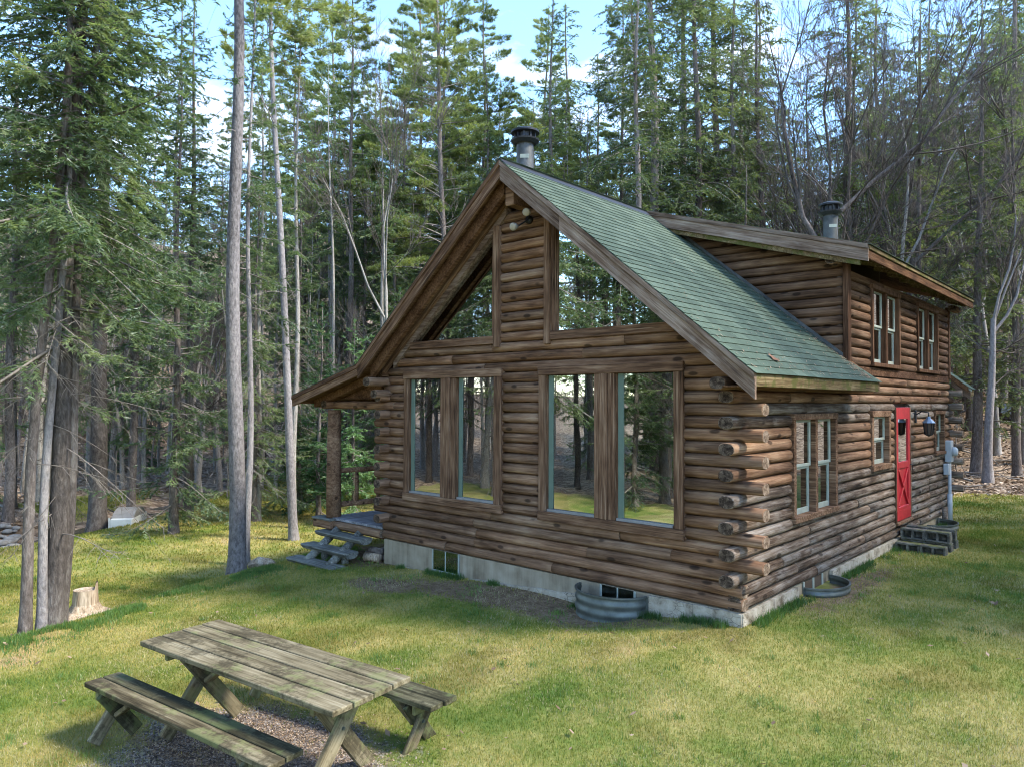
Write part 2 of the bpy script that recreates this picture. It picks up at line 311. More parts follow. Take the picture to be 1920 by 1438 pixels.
def bark(name, stops, sc=(13, 13, 4.5), bd=0.03):
    s = NT(name); oi = s.n('ShaderNodeObjectInfo'); v = s.coord('Object', sc, True); n = s.noise(v, 1.6, 4, 0.72); b = s.noise(s.coord('Object', (1, 1, 0.5), True), 1.2, 1)
    f = s.math('ADD', s.math('ADD', s.math('MULTIPLY', n, 0.65), s.math('MULTIPLY', b, 0.35)), s.math('MULTIPLY', s.math('SUBTRACT', oi.outputs['Random'], 0.5), 0.12))
    return s.done(s.bsdf(s.ramp(f, stops), 0.95, n, bd, 0.9))
M['bark'] = bark('grey_brown_bark', [(0.32, (0.045, 0.035, 0.029)), (0.5, (0.15, 0.125, 0.11)), (0.68, (0.30, 0.265, 0.24))])
M['bark_dark'] = bark('dark_bark', [(0.32, (0.03, 0.024, 0.020)), (0.5, (0.095, 0.08, 0.07)), (0.68, (0.20, 0.18, 0.16))])
M['bark_grey'] = bark('smooth_grey_bark', [(0.30, (0.085, 0.075, 0.072)), (0.5, (0.24, 0.22, 0.215)), (0.7, (0.38, 0.35, 0.33))], (14, 14, 7))
M['bark_pale'] = bark('pale_bark', [(0.30, (0.10, 0.09, 0.075)), (0.5, (0.28, 0.26, 0.23)), (0.7, (0.48, 0.45, 0.41))])
M['twig'] = bark('bare_twig', [(0.30, (0.10, 0.085, 0.072)), (0.5, (0.215, 0.188, 0.162)), (0.7, (0.33, 0.30, 0.27))])
M['twig_dark'] = bark('dark_bare_twig', [(0.30, (0.055, 0.045, 0.038)), (0.5, (0.115, 0.098, 0.085)), (0.7, (0.19, 0.165, 0.145))])
# lawn colouring is shared by the soil sheet and the grass blades
def lawn_col(s):
    p = s.coord('Position'); big = s.noise(p, 0.42, 2, 0.6); mid = s.noise(p, 1.7, 3, 0.68); fine = s.noise(p, 16, 2, 0.7)
    f = s.math('ADD', s.math('ADD', s.math('MULTIPLY', big, 0.5), s.math('MULTIPLY', mid, 0.3)), s.math('MULTIPLY', fine, 0.2))
    c = s.ramp(f, [(0.34, (0.072, 0.126, 0.024)), (0.43, (0.145, 0.180, 0.042)), (0.50, (0.228, 0.225, 0.070)), (0.58, (0.325, 0.285, 0.11)), (0.68, (0.37, 0.275, 0.165))])
    ms = s.noise(p, 0.72, 2, 0.6); c = s.mix(s.math('MULTIPLY', s.step(ms, 0.54, 0.64), 0.5), c, (0.13, 0.115, 0.030))
    return c, fine
def ground_mat():
    s = NT('ground_surface'); c, fine = lawn_col(s); p = s.coord('Position')
    za = s.n('ShaderNodeAttribute', attribute_name='zone'); sep = s.n('ShaderNodeSeparateColor', {0: za.outputs['Color']})
    n1 = s.noise(p, 6.0, 4, 0.74); n2 = s.noise(p, 28.0, 3, 0.7)
    dirt = s.ramp(s.math('ADD', s.math('MULTIPLY', n1, 0.5), s.math('MULTIPLY', n2, 0.5)), [(0.34, (0.07, 0.045, 0.026)), (0.5, (0.17, 0.118, 0.07)), (0.66, (0.29, 0.215, 0.14))])
    vo = s.n('ShaderNodeTexVoronoi', {'Vector': p, 'Scale': 55.0}); gc = s.n('ShaderNodeSeparateColor', {0: vo.outputs['Color']})
    grav = s.ramp(gc.outputs[0], [(0.0, (0.06, 0.048, 0.042)), (0.6, (0.17, 0.14, 0.125)), (1.0, (0.38, 0.34, 0.31))])
    vl = s.n('ShaderNodeTexVoronoi', {'Vector': s.coord('Position', (1, 1, 0.4)), 'Scale': 7.0}); lc = s.n('ShaderNodeSeparateColor', {0: vl.outputs['Color']})
    lit = s.ramp(s.math('ADD', s.math('MULTIPLY', lc.outputs[0], 0.6), s.math('MULTIPLY', n1, 0.5)), [(0.25, (0.085, 0.06, 0.04)), (0.55, (0.22, 0.155, 0.105)), (0.85, (0.38, 0.29, 0.21))])
    md = s.noise(p, 2.2, 4, 0.75)
    def soft(ch): return s.step(s.math('ADD', ch, s.math('MULTIPLY', s.math('SUBTRACT', md, 0.5), 1.5)), 0.36, 0.7)
    c = s.mix(soft(sep.outputs[0]), c, dirt); c = s.mix(soft(sep.outputs[1]), c, grav); c = s.mix(soft(sep.outputs[2]), c, lit)
    return s.done(s.bsdf(c, 0.95, n1, 0.03, 0.8, spec=0.1))
M['ground'] = ground_mat()
def grass_mat():
    s = NT('grass_blades'); c, fine = lawn_col(s); at = s.n('ShaderNodeAttribute', attribute_name='tone')
    c = s.mix(1.0, c, s.ramp(at.outputs['Fac'], [(0.0, (0.75, 0.95, 0.6)), (0.5, (1.2, 1.25, 1.0)), (1.0, (1.9, 1.6, 1.35))]), 'MULTIPLY')
    d = s.n('ShaderNodeBsdfDiffuse', {'Color': c}); t = s.n('ShaderNodeBsdfTranslucent', {'Color': c})
    return s.done(s.n('ShaderNodeMixShader', {0: 0.35, 1: d.outputs[0], 2: t.outputs[0]}))
M['grass'] = grass_mat()
def water_mat():
    s = NT('creek_water'); n = s.noise(s.coord('Position', (1, 1, 1)), 5, 4)
    return s.done(s.bsdf((0.02, 0.022, 0.02), 0.08, n, 0.03, 0.6, spec=0.6))
M['water'] = water_mat()
# ---------------------------------------------------------------- terrain
EDGE = np.array([(-6.2, -16.0), (-6.9, -8.0), (-7.1, -5.6), (-7.2, -4.9), (-7.5, -3.9), (-8.1, -2.3), (-8.3, -0.9), (-8.7, 0.3), (-9.1, 4.0), (-9.4, 12.0), (-9.0, 20.0), (-10, 60.0)])
def sstep(t): t = np.clip(t, 0, 1); return t*t*(3-2*t)
def lowside(x, y):
    ex = np.interp(y, EDGE[:, 1], EDGE[:, 0]); return ex-x     # metres beyond the lawn edge to the left
CREEK = np.array([(-21.5, -11), (-20.2, -6), (-19.8, -2.6), (-21.8, 0.8), (-25.5, 4.5), (-30, 8.5), (-36, 14), (-44, 18)])
def creekd(x, y):
    d = np.full(np.shape(x), 1e9)
    for a, b in zip(CREEK[:-1], CREEK[1:]):
        ab = b-a; t = np.clip(((x-a[0])*ab[0]+(y-a[1])*ab[1])/(ab@ab), 0, 1); d = np.minimum(d, np.hypot(x-a[0]-t*ab[0], y-a[1]-t*ab[1]))
    return d
def vnoise(x, y, s, seed=0):
    r = np.random.RandomState(seed); T = r.rand(64, 64); x = np.asarray(x)*s+100; y = np.asarray(y)*s+100
    xi, yi = np.floor(x).astype(int), np.floor(y).astype(int); fx, fy = sstep(x-xi), sstep(y-yi)
    g = lambda i, j: T[i % 64, j % 64]
    return (g(xi, yi)*(1-fx)+g(xi+1, yi)*fx)*(1-fy)+(g(xi, yi+1)*(1-fx)+g(xi+1, yi+1)*fx)*fy
def hgt(x, y):
    x = np.asarray(x, float); y = np.asarray(y, float)
    z = -0.16+0.042*np.clip(x, -9, 0)+0.024*np.clip(y, -12, 0)+0.004*np.clip(x, 0, 30)
    e = lowside(x, y); z = z*(1-sstep(e/2.2))+(-1.2)*sstep(e/2.2)
    z = z+np.clip(vnoise(x, y, 0.5, 1)-0.5, -1, 1)*0.10*np.clip(np.hypot(x+3.4, y-5)/14-0.4, 0, 1)
    z = z-0.12*np.exp(-((x+1.9)**2+(y+0.5)**2)/0.8)
    cdist = creekd(x, y); z = z-0.45*(1-sstep(cdist/2.4))
    r = np.hypot(x+3, y-4)
    far = np.clip(r-33, 0, 400); right = sstep((x+22)/22)*np.clip(y-20, 0, 200)
    hill = 0.22*far*sstep((y+25)/30)+0.03*far+0.17*np.clip(right-6, 0, 60)
    return z+hill*(0.85+0.3*vnoise(x, y, 0.03, 3))+np.clip(r-30, 0, 12)/12*(vnoise(x, y, 0.22, 5)-0.5)*1.0
def axis(lo, hi, c0, c1, d):
    a = list(np.arange(c0, c1, d)); s = d; p = c1
    while p < hi: a.append(p); s *= 1.11; p += s
    a.append(hi); s = d; p = c0-d; b = []
    while p > lo: b.append(p); s *= 1.11; p -= s
    b.append(lo); return np.array(b[::-1]+a)
gx, gy = axis(-260, 240, -13.0, 5.0, 0.16), axis(-160, 320, -8.0, 9.0, 0.16)
GX, GY = np.meshgrid(gx, gy, indexing='ij'); GZ = hgt(GX, GY)
def ell(x, y, cx, cy, rx, ry, rot=0):
    c, s = math.cos(rot), math.sin(rot); u = ((x-cx)*c+(y-cy)*s)/rx; v = (-(x-cx)*s+(y-cy)*c)/ry; return np.clip(1.5-np.hypot(u, v), 0, 1)
def zones(x, y):
    dirt = np.maximum.reduce([ell(x, y, -3.2, -0.45, 2.5, 0.55, 0.1), ell(x, y, -5.4, -1.0, 0.8, 0.4, 0), ell(x, y, 0.35, 2.7, 0.35, 2.0, 0)*0.75, ell(x, y, -7.4, 0.6, 1.2, 1.2)])
    grav = ell(x, y, -1.65, -5.15, 1.35, 0.85, 0.12)
    r = np.hypot(x+3, y-4); cdv = creekd(x, y)
    wood_ = np.maximum.reduce([sstep((-x-25.5-0.30*(y-2))/3)*(y < 60), sstep((r-26)/4), sstep((y-15.0-0.2*x)/3), sstep((x-9)/4)*(y > -3), sstep((-y-13)/3)*(x > -40), sstep((-x-19.5+0.0*y)/1.5)*(y < -1)])
    bank = (1-sstep((cdv-0.9)/0.8))*0.9
    return dirt, grav, np.maximum(wood_, bank)
nx, ny = GX.shape
idx = np.arange(nx*ny).reshape(nx, ny)
gf = np.stack([idx[:-1, :-1], idx[1:, :-1], idx[1:, 1:], idx[:-1, 1:]], -1).reshape(-1, 4)
gme = npmesh('ground', np.stack([GX, GY, GZ], -1).reshape(-1, 3), gf, M['ground'], True)
zd, zg, zw = zones(GX, GY)
at = gme.attributes.new('zone', 'FLOAT_COLOR', 'POINT'); at.data.foreach_set('color', np.stack([zd, zg, zw, np.ones_like(zd)], -1).astype(np.float32).ravel())
tag(ob('ground', gme), kind='structure')
H = lambda x, y: float(hgt(np.array(x), np.array(y)))
wv = []; wf = []
for i, (x, y) in enumerate(CREEK):
    t = CREEK[min(i+1, len(CREEK)-1)]-CREEK[max(i-1, 0)]; t = t/np.hypot(*t); nn = np.array([-t[1], t[0]])*0.75
    z0 = H(x, y)+0.05; wv += [(x+nn[0], y+nn[1], z0), (x-nn[0], y-nn[1], z0)]
    if i: wf.append((2*i-2, 2*i-1, 2*i+1, 2*i))
tag(ob('creek', mesh('creek', wv, wf, M['water'])), kind='structure')
# ---------------------------------------------------------------- the cabin
RND = random.Random(7)
CH = 0.152; CX = -3.42; RZ = 5.93; SL = 0.831; DS = 0.305; YF = -0.495; YB = 11.3; WX0 = -6.745; WY1 = 10.9
RTOP = lambda x: RZ-SL*abs(x-CX)
cabin = empty('log_cabin', (CX, 5.4, -0.4))
tag(cabin, 'dark brown log cabin with green shingled roof, tall gable windows and red side door', 'cabin')
PROF = []
for k in range(16):
    a = 2*math.pi*(k+0.5)/16; cc, ss = math.cos(a), math.sin(a)
    PROF.append((0.1*math.copysign(abs(cc)**0.88, cc), 0.0765*math.copysign(abs(ss)**0.74, ss)))
def log_mesh(L, e0=False, e1=False, amp=0.006, prof=PROF, sc=1.0):
    n = max(2, int(L/0.5)+1); xs = [-L/2+L*i/(n-1) for i in range(n)]
    rings = [(x, 1.0) for x in xs]
    if e0: rings = [(-L/2, 0.9), (-L/2+0.012, 1.0)]+rings[1:]
    if e1: rings = rings[:-1]+[(L/2-0.012, 1.0), (L/2, 0.9)]
    v = []; f = []; fm = []; m = len(prof)
    for x, q in rings:
        oy, oz = RND.uniform(-amp, amp), RND.uniform(-amp, amp)*0.4; g = 1+RND.uniform(-0.05, 0.04)
        for (py, pz) in prof: v.append((x, (py*q*g+oy)*sc, pz*q*sc+oz))
    for i in range(len(rings)-1):
        for k in range(m): f.append((i*m+k, (i+1)*m+k, (i+1)*m+(k+1) % m, i*m+(k+1) % m)); fm.append(0)
    f.append(tuple(range(m))); fm.append(1); f.append(tuple((len(rings)-1)*m+k for k in range(m))[::-1]); fm.append(1)
    return v, f, fm
def log(parent, axis_, a0, a1, b, z, mat='log', e0=False, e1=False, color=None, name='log', sc=1.0):
    v, f, fm = log_mesh(a1-a0-0.003, e0, e1, sc=sc); me = mesh(name, v, f, [M[mat], M['log_end' if axis_ == 'x' else 'log_end_dark']], False, fm)
    sm = [len(p.vertices) == 4 for p in me.polygons]; me.polygons.foreach_set('use_smooth', sm)
    c = (a0+a1)/2; q = RND.uniform(0.86, 1.08); t = RND.uniform(-0.05, 0.05)
    color = color or (q*(1+t), q, q*(1-t), 1)
    m = Matrix.Translation((c, b, z)) if axis_ == 'x' else Matrix.Translation((b, c, z)) @ Matrix.Rotation(math.pi/2, 4, 'Z')
    return ob(name, me, parent, m, color)
def runs(a0, a1, cuts):
    segs = [(a0, a1)]
    for c0, c1 in cuts:
        ns = []
        for s0, s1 in segs:
            if c1 <= s0 or c0 >= s1: ns.append((s0, s1)); continue
            if c0-s0 > 0.03: ns.append((s0, c0))
            if s1-c1 > 0.03: ns.append((c1, s1))
        segs = ns
    return segs
def lay(parent, axis_, segs, b, z, mat, E0, E1, color=None):
    for (s0, s1) in segs:
        cutp = []
        if s1-s0 > 3.2:
            p = s0+RND.uniform(1.2, 2.6)
            while p < s1-0.9: cutp.append(p); p += RND.uniform(2.0, 3.6)
        pts = [s0]+cutp+[s1]
        for i in range(len(pts)-1):
            log(parent, axis_, pts[i], pts[i+1], b, z, mat, abs(pts[i]-E0) < 1e-6, abs(pts[i+1]-E1) < 1e-6, color)
# wall cores (flat inner faces that the logs are seated on), with their openings left free
def core(name, rects, mat='inside'):
    b = MB()
    for r in rects: b.box(*r)
    return b.build(name, M[mat], cabin)
WL, WR = (-6.13, -3.82), (-3.072, -0.745); WZ = (0.745, 2.95)
fw = core('front_wall', [(WX0+0.19, WL[0]+0.08, 0.1, 0.16, -0.05, 2.9), (WL[1]-0.08, WR[0]+0.08, 0.1, 0.16, -0.05, 3.34), (WR[1]-0.08, -0.19, 0.1, 0.16, -0.05, 2.9),
    (WL[0]+0.08, WL[1]-0.08, 0.1, 0.16, -0.05, WZ[0]+0.06), (WR[0]+0.08, WR[1]-0.08, 0.1, 0.16, -0.05, WZ[0]+0.06),
    (WL[0]+0.08, WL[1]-0.08, 0.1, 0.16, WZ[1]-0.06, 3.34), (WR[0]+0.08, WR[1]-0.08, 0.1, 0.16, WZ[1]-0.06, 3.34), (-3.84, -3.0, 0.1, 0.16, 3.34, 5.35)])
SW = [(1.535, 3.221, 0.845, 2.294), (4.916, 6.0, 1.30, 2.305), (6.33, 7.36, 0.28, 2.365), (9.28, 10.16, 1.34, 2.28)]
srect = []; ys = [0.19, 1.6, 3.16, 4.98, 5.94, 6.4, 7.3, 9.34, 10.1, WY1-0.1]
for i in range(len(ys)-1):
    hole = {1: SW[0], 3: SW[1], 5: SW[2], 7: SW[3]}.get(i)
    if hole is None: srect.append((-0.16, -0.1, ys[i], ys[i+1], -0.05, 2.9))
    else: srect += [(-0.16, -0.1, ys[i], ys[i+1], -0.05, hole[2]+0.05), (-0.16, -0.1, ys[i], ys[i+1], hole[3]-0.05, 2.9)]
sw = core('side_wall', srect)
lw = core('porch_side_wall', [(WX0+0.1, WX0+0.16, 0.2, WY1-0.1, -0.05, 3.0)])
bw = core('back_wall', [(WX0+0.2, -0.2, WY1-0.2, WY1-0.1, -0.05, 2.9)])
NC = 19
for k in range(NC+16):
    z = CH*(k+0.5); zt = z+CH/2
    # gable end
    half = (RZ-0.22-zt)/SL
    if k < 2: a0, a1 = WX0, 0.0
    elif k <= 16: a0, a1 = (WX0-0.26, 0.255) if k % 2 else (WX0+0.19, -0.17)
    else: a0, a1 = max(WX0+0.02, CX-half), min(-0.02, CX+half)
    if z > 3.33: a0, a1 = -3.87, -2.965
    if half > 0.3 and zt < 5.36:
        cuts = [WL, WR] if WZ[0] < z < WZ[1] else []
        if a1-a0 > 0.3: lay(fw, 'x', runs(a0, a1, cuts), 0.097, z, 'log', a0, a1)
    # side wall
    if k < NC:
        if k < 2: b0, b1 = (0.005, WY1)
        elif k % 2 == 0 and k <= 16: b0, b1 = -0.2, WY1+0.24
        else: b0, b1 = 0.17, WY1-0.17
        if k >= 17: b0, b1 = (0.02, WY1-0.05)
        if k == 17: b0 = -0.42
        g = 'log_grey' if k < 8 or RND.random() < 0.45 else 'log'
        lay(sw, 'y', runs(b0, b1, [(s[0], s[1]) for s in SW if s[2] < z < s[3]]), -0.097, z, g, b0, b1)
        if k % 2 == 0 and 1 < k <= 16: log(lw, 'y', -0.2, 3.0, WX0+0.097, z, 'log', True, False)
        elif k < 18: log(lw, 'y', 0.17, 3.0, WX0+0.097, z, 'log', k < 2, False)
        if 1 < k <= 17 and k % 2: log(bw, 'x', -0.7, 0.25, WY1-0.097, z, 'log_grey', False, True)
# plate log that runs out under the left eave, purlin ends and the ridge beam
log(fw, 'y', -0.42, 0.6, WX0+0.06, CH*18.3, 'log', True, False, name='plate_log', sc=1.05)
log(lw, 'y', -0.30, 0.4, WX0+0.12, CH*16.9, 'log', True, False, name='plate_log', sc=1.0)
MB().box(-0.085, 0.085, -0.2, 0.4, -0.15, 0.13, c=0.01).build('ridge_beam', [M['log']], cabin, m=Matrix.Translation((CX+0.03, -0.12, RZ-0.48)))
# foundation: concrete under the logs, whitewashed insulation band standing against it
fd = MB().box(WX0+0.03, -0.05, 0.03, 0.13, -0.75, -0.004).box(-0.15, -0.05, 0.13, WY1-0.05, -0.6, -0.004).box(WX0+0.03, WX0+0.15, 0.13, WY1-0.05, -1.4, -0.004).box(WX0+0.15, -0.15, WY1-0.15, WY1-0.05, -0.6, -0.004)
fd.build('foundation', M['concrete'], cabin)
def band(pts, th, d):
    n = len(pts)
    for i in range(n-1):
        (a, za), (b, zb) = pts[i], pts[i+1]
        q = MB(); e = 0.004; nseg = 5
        for j in range(nseg):
            u0, u1 = j/nseg, (j+1)/nseg; A, B = a+e+(b-a-2*e)*u0, a+e+(b-a-2*e)*u1; Z0, Z1 = za+(zb-za)*u0, za+(zb-za)*u1
            if j: Z0 = keep
            else: Z0 += RND.uniform(-0.008, 0.008)
            keep = Z1 = Z1+RND.uniform(-0.01, 0.01)
            if d == 'x': q.prism([(A, th, Z0-0.6), (B, th, Z1-0.6), (B, th, Z1), (A, th, Z0)], (0, 0.05, 0))
            else: q.prism([(th, A, Z0-0.6), (th, A, Z0), (th, B, Z1), (th, B, Z1-0.6)], (-0.05, 0, 0))
        q.build('insulation_band', M['white'], cabin)
band([(-6.35, -0.425), (-4.7, -0.36), (-3.0, -0.245), (-2.33, -0.20)], -0.021, 'x')
band([(-1.27, -0.012), (-0.62, -0.012), (0.003, -0.012)], -0.015, 'x')
band([(0.0, -0.012), (0.9, -0.012), (1.72, -0.014)], 0.012, 'y')
band([(3.0, -0.012), (4.4, -0.012), (6.4, -0.012), (8.4, -0.012)], 0.012, 'y'); band([(9.7, -0.012), (10.85, -0.012)], 0.012, 'y')
# basement windows
def base_window(x0, x1, z0, z1):
    w = empty('basement_window', ((x0+x1)/2, 0.03, z0), parent=cabin); y = 0.028
    part_box('frame', x0, x0+0.035, y-0.02, y, z0, z1, M['sash'], w); part_box('frame', x1-0.035, x1, y-0.02, y, z0, z1, M['sash'], w)
    part_box('frame', x0+0.035, x1-0.035, y-0.02, y, z0, z0+0.04, M['sash'], w); xm = (x0+x1)/2
    part_box('mullion', xm-0.012, xm+0.012, y-0.018, y, z0+0.04, z1, M['sash'], w)
    part_box('sill', x0-0.05, x1+0.05, y-0.05, y, z0-0.06, z0-0.002, M['concrete'], w)
    part_box('back_panel', x0, x1, y-0.003, y-0.001, z0, z1, M['inside'], w, c=0)
    part_box('pane', x0+0.036, xm-0.013, y-0.012, y-0.008, z0+0.041, z1-0.002, M['glass'], w, c=0); part_box('pane', xm+0.013, x1-0.036, y-0.012, y-0.008, z0+0.041, z1-0.002, M['glass'], w, c=0)
base_window(-5.42, -4.76, -0.37, -0.008); base_window(-2.02, -1.45, -0.36, -0.008)
# big gable windows
def gable_window(x0, x1, z0, z1, pane_z, panes, label):
    w = empty('gable_window', ((x0+x1)/2, 0.05, z0), parent=cabin); w['label'] = label; yf = -0.03
    part_box('header', x0-0.01, x1+0.01, yf-0.012, 0.08, z1-0.125, z1, M['trim'], w); part_box('sill_board', x0-0.01, x1+0.01, yf-0.01, 0.08, z0, z0+0.13, M['trim'], w)
    zi0, zi1 = z0+0.131, z1-0.126
    part_box('side_casing', x0, panes[0][0]-0.03, yf, 0.08, zi0, zi1, M['trim_v'], w); part_box('side_casing', panes[1][1]+0.03, x1, yf, 0.08, zi0, zi1, M['trim_v'], w)
    a, b = panes[0][1]+0.02, panes[1][0]-0.02; t = (b-a)/3
    part_box('mullion_board', a, a+t-0.002, yf+0.006, 0.08, zi0, zi1, M['trim_v'], w); part_box('mullion_board', a+t, a+2*t, yf-0.012, 0.08, zi0, zi1, M['trim_v'], w); part_box('mullion_board', a+2*t+0.002, b, yf+0.006, 0.08, zi0, zi1, M['trim_v'], w)
    for (p0, p1) in panes:
        part_box('pane', p0-0.005, p1+0.005, 0.052, 0.06, zi0+0.02, zi1-0.01, M['glass'], w, c=0)
        part_box('sash_stile', p0-0.028, p0-0.006, 0.03, 0.085, zi0+0.001, zi1-0.001, M['trim_v'], w, c=0.002); part_box('sash_stile', p1+0.006, p1+0.018, 0.03, 0.085, zi0+0.001, zi1-0.001, M['trim_v'], w, c=0.002)
        part_box('sill_strip', p0-0.004, p1+0.004, 0.0, 0.05, zi0, zi0+0.035, M['alum'], w, c=0.003)
        part_box('inner_jamb', p0-0.004, p0+0.012, 0.065, 0.24, zi0, zi1, M['jamb'], w, c=0.003)
        part_box('vinyl_stile', p0, p0+0.085, 0.038, 0.051, zi0+0.036, zi1-0.002, M['jamb'], w, c=0.003)
gable_window(WL[0], WL[1], WZ[0], WZ[1], None, [(-6.005, -5.215), (-4.815, -4.005)], 'tall paired gable window nearer the porch')
gable_window(WR[0], WR[1], WZ[0], WZ[1], None, [(-2.935, -2.11), (-1.74, -0.905)], 'tall paired gable window nearer the front right corner')
def tri_window(sgn, label):
    w = empty('gable_triangle_window', (CX+sgn*1.4, 0.05, 3.34), parent=cabin); w['label'] = label
    X = lambda d: CX+sgn*d
    def bx(n, d0, d1, y0, y1, z0, z1, mt='trim'): a, b = sorted((X(d0), X(d1))); part_box(n, a, b, y0, y1, z0, z1, M[mt], w)
    top = lambda d: RZ-0.33-SL*d
    bx('bottom_trim', 0.56, 2.56, -0.035, 0.09, 3.325, 3.45)
    bx('upright_trim', 0.45, 0.558, -0.045, 0.09, 3.27, top(0.558), 'trim_v'); bx('inner_stop', 0.56, 0.615, -0.01, 0.09, 3.452, top(0.62), 'trim_v')
    d1 = (RZ-0.33-3.452)/SL
    y = 0.055
    MB().prism([(X(0.616), y, 3.452), (X(d1-0.02), y, 3.452), (X(0.616), y, top(0.616)-0.01)], (0, 0.006, 0)).build('pane', M['glass'], w)
    n = Vector((sgn*SL, 0, 1)).normalized()
    p0, p1 = Vector((X(0.3), -0.03, RZ-0.30-SL*0.3)), Vector((X(3.0), -0.03, RZ-0.30-SL*3.0)); dn = Vector((0, 0, -0.115))
    MB().prism([p0, p1, p1+dn, p0+dn], (0, 0.12, 0)).build('raking_trim', M['barge'], w)
tri_window(1, 'triangular gable window under the green roof slope'); tri_window(-1, 'triangular gable window under the porch side slope')
# interior: floor, loft wall
it = MB().box(WX0+0.2, -0.2, 0.2, WY1-0.2, 0.28, 0.33).box(WX0+0.2, -0.2, 6.2, 6.26, 0.33, 5.2).box(WX0+0.2, -0.2, 3.6, 6.2, 2.75, 2.85)
it.build('interior', M['inside'], cabin)
# roof: slabs
roof = MB(); T = 0.11
def slab(b, xa, za, xb, zb, y0, y1, t=T): b.prism([(xa, y0, za), (xb, y0, zb), (xb, y0, zb-t), (xa, y0, za-t)], (0, y1-y0, 0))
XE = 0.384; XK, ZK = -6.84, 3.09; XP, ZP = -8.96, 2.54
ZE = RTOP(XE)
slab(roof, CX, RZ, 0.0, RTOP(0), YF+0.05, 3.85); slab(roof, 0.0, RTOP(0), XE-0.03, RTOP(XE-0.03), YF+0.05, 4.03)
slab(roof, CX, RZ, XE-0.03, RTOP(XE-0.03), WY1-0.08, YB)
slab(roof, XK, ZK, CX, RZ, YF+0.05, YB); slab(roof, XP+0.03, ZP+0.01, XK, ZK, YF+0.05, YB)
R = roof.build('roof', M['soffit'], cabin)
R['label'] = 'green asphalt shingle roof with weathered brown barge boards'
# barge boards on the gable rake
def rake(xa, za, xb, zb, y, h, t, dz, mat, name='barge_board', parent=None):
    # long board whose local x runs down the slope
    A, B = Vector((xa, y, za)), Vector((xb, y, zb)); d = (B-A); L = d.length; ang = math.atan2(d.z, d.x)
    m = Matrix.Translation((A+B)/2) @ Matrix.Rotation(-ang, 4, 'Y')
    b = MB().box(-L/2, L/2, -t/2, t/2, dz-h, dz, c=0.005)
    return b.build(name, mat, parent or R, m=m, color=(RND.uniform(0.85, 1.1),)*3+(1,))
def mitre(xa, xb, fz, y0, y1, h0, h1, mat, name, parent=None):     # vertical cut ends: board between two offsets under the roof line
    poly = [(xa, y0, fz(xa)-h0), (xb, y0, fz(xb)-h0), (xb, y0, fz(xb)-h1), (xa, y0, fz(xa)-h1)]
    c = Vector(((xa+xb)/2, y0, fz((xa+xb)/2)-h0)); sl = math.atan2(fz(xb)-fz(xa), xb-xa)
    m = Matrix.Translation(c) @ Matrix.Rotation(-sl, 4, 'Y'); inv = m.inverted()
    return MB().prism([inv @ Vector(p) for p in poly], (0, y1-y0, 0)).build(name, mat, parent or R, m=m, color=(RND.uniform(0.85, 1.1),)*3+(1,))
FR = lambda x: RZ-SL*(x-CX); FL = lambda x: RZ+SL*(x-CX); FP = lambda x: ZK+(ZP-ZK)/(XP-XK)*(x-XK)
xm = CX+1.1
mitre(CX+0.001, XE, FR, YF-0.022, YF+0.045, 0.004, 0.075, M['barge'], 'drip_board')
mitre(CX+0.001, xm-0.001, FR, YF, YF+0.045, 0.078, 0.29, M['barge'], 'barge_board'); mitre(xm+0.001, XE, FR, YF, YF+0.045, 0.078, 0.29, M['barge'], 'barge_board')
mitre(XK, CX-0.001, FL, YF-0.022, YF+0.045, 0.004, 0.075, M['trim'], 'drip_board'); mitre(XK, CX-0.001, FL, YF, YF+0.045, 0.078, 0.25, M['trim'], 'barge_board')
mitre(XP, XK-0.001, FP, YF-0.022, YF+0.045, 0.004, 0.07, M['trim'], 'drip_board'); mitre(XP, XK-0.001, FP, YF, YF+0.045, 0.073, 0.20, M['trim'], 'barge_board')
# inner rafters against the wall line, soffit boards between
mitre(CX-3.3, CX-0.1, FL, -0.30, -0.22, 0.13, 0.36, M['soffit'], 'rafter'); mitre(XK-0.02, CX-0.1, FL, -0.1, 0.0, 0.113, 0.30, M['trim'], 'rafter'); mitre(CX+0.1, 0.0, FR, -0.1, 0.0, 0.113, 0.30, M['barge'], 'rafter')
mitre(XP+0.15, XK+0.2, FP, -0.10, 0.05, 0.12, 0.26, M['soffit'], 'rafter')
for i in range(7): mitre(XP+0.1, XK, FP, 1.0+i*1.2, 1.1+i*1.2, 0.12, 0.25, M['soffit'], 'rafter')
# eave fascia: mossy, on the right; porch fascia
part_box('fascia', XE-0.03, XE+0.0, YF+0.046, 4.04, ZE-0.155, ZE-0.012, M['moss_board'], R); part_box('fascia', XP, XP+0.03, YF+0.05, YB, ZP-0.15, ZP-0.01, M['soffit'], R)
part_box('eave_return', -0.02, XE-0.032, YF+0.05, 4.0, ZE-0.16, ZE-0.135, M['soffit'], R)
part_box('fascia', XE-0.03, XE, WY1+0.0, YB-0.05, ZE-0.16, ZE-0.012, M['moss_board'], R); mitre(0.01, XE, FR, WY1-0.03, WY1+0.0, 0.004, 0.26, M['barge'], 'barge_board'); mitre(0.01, XE+0.03, FR, WY1-0.05, WY1-0.031, 0.004, 0.05, M['sash'], 'drip_board')
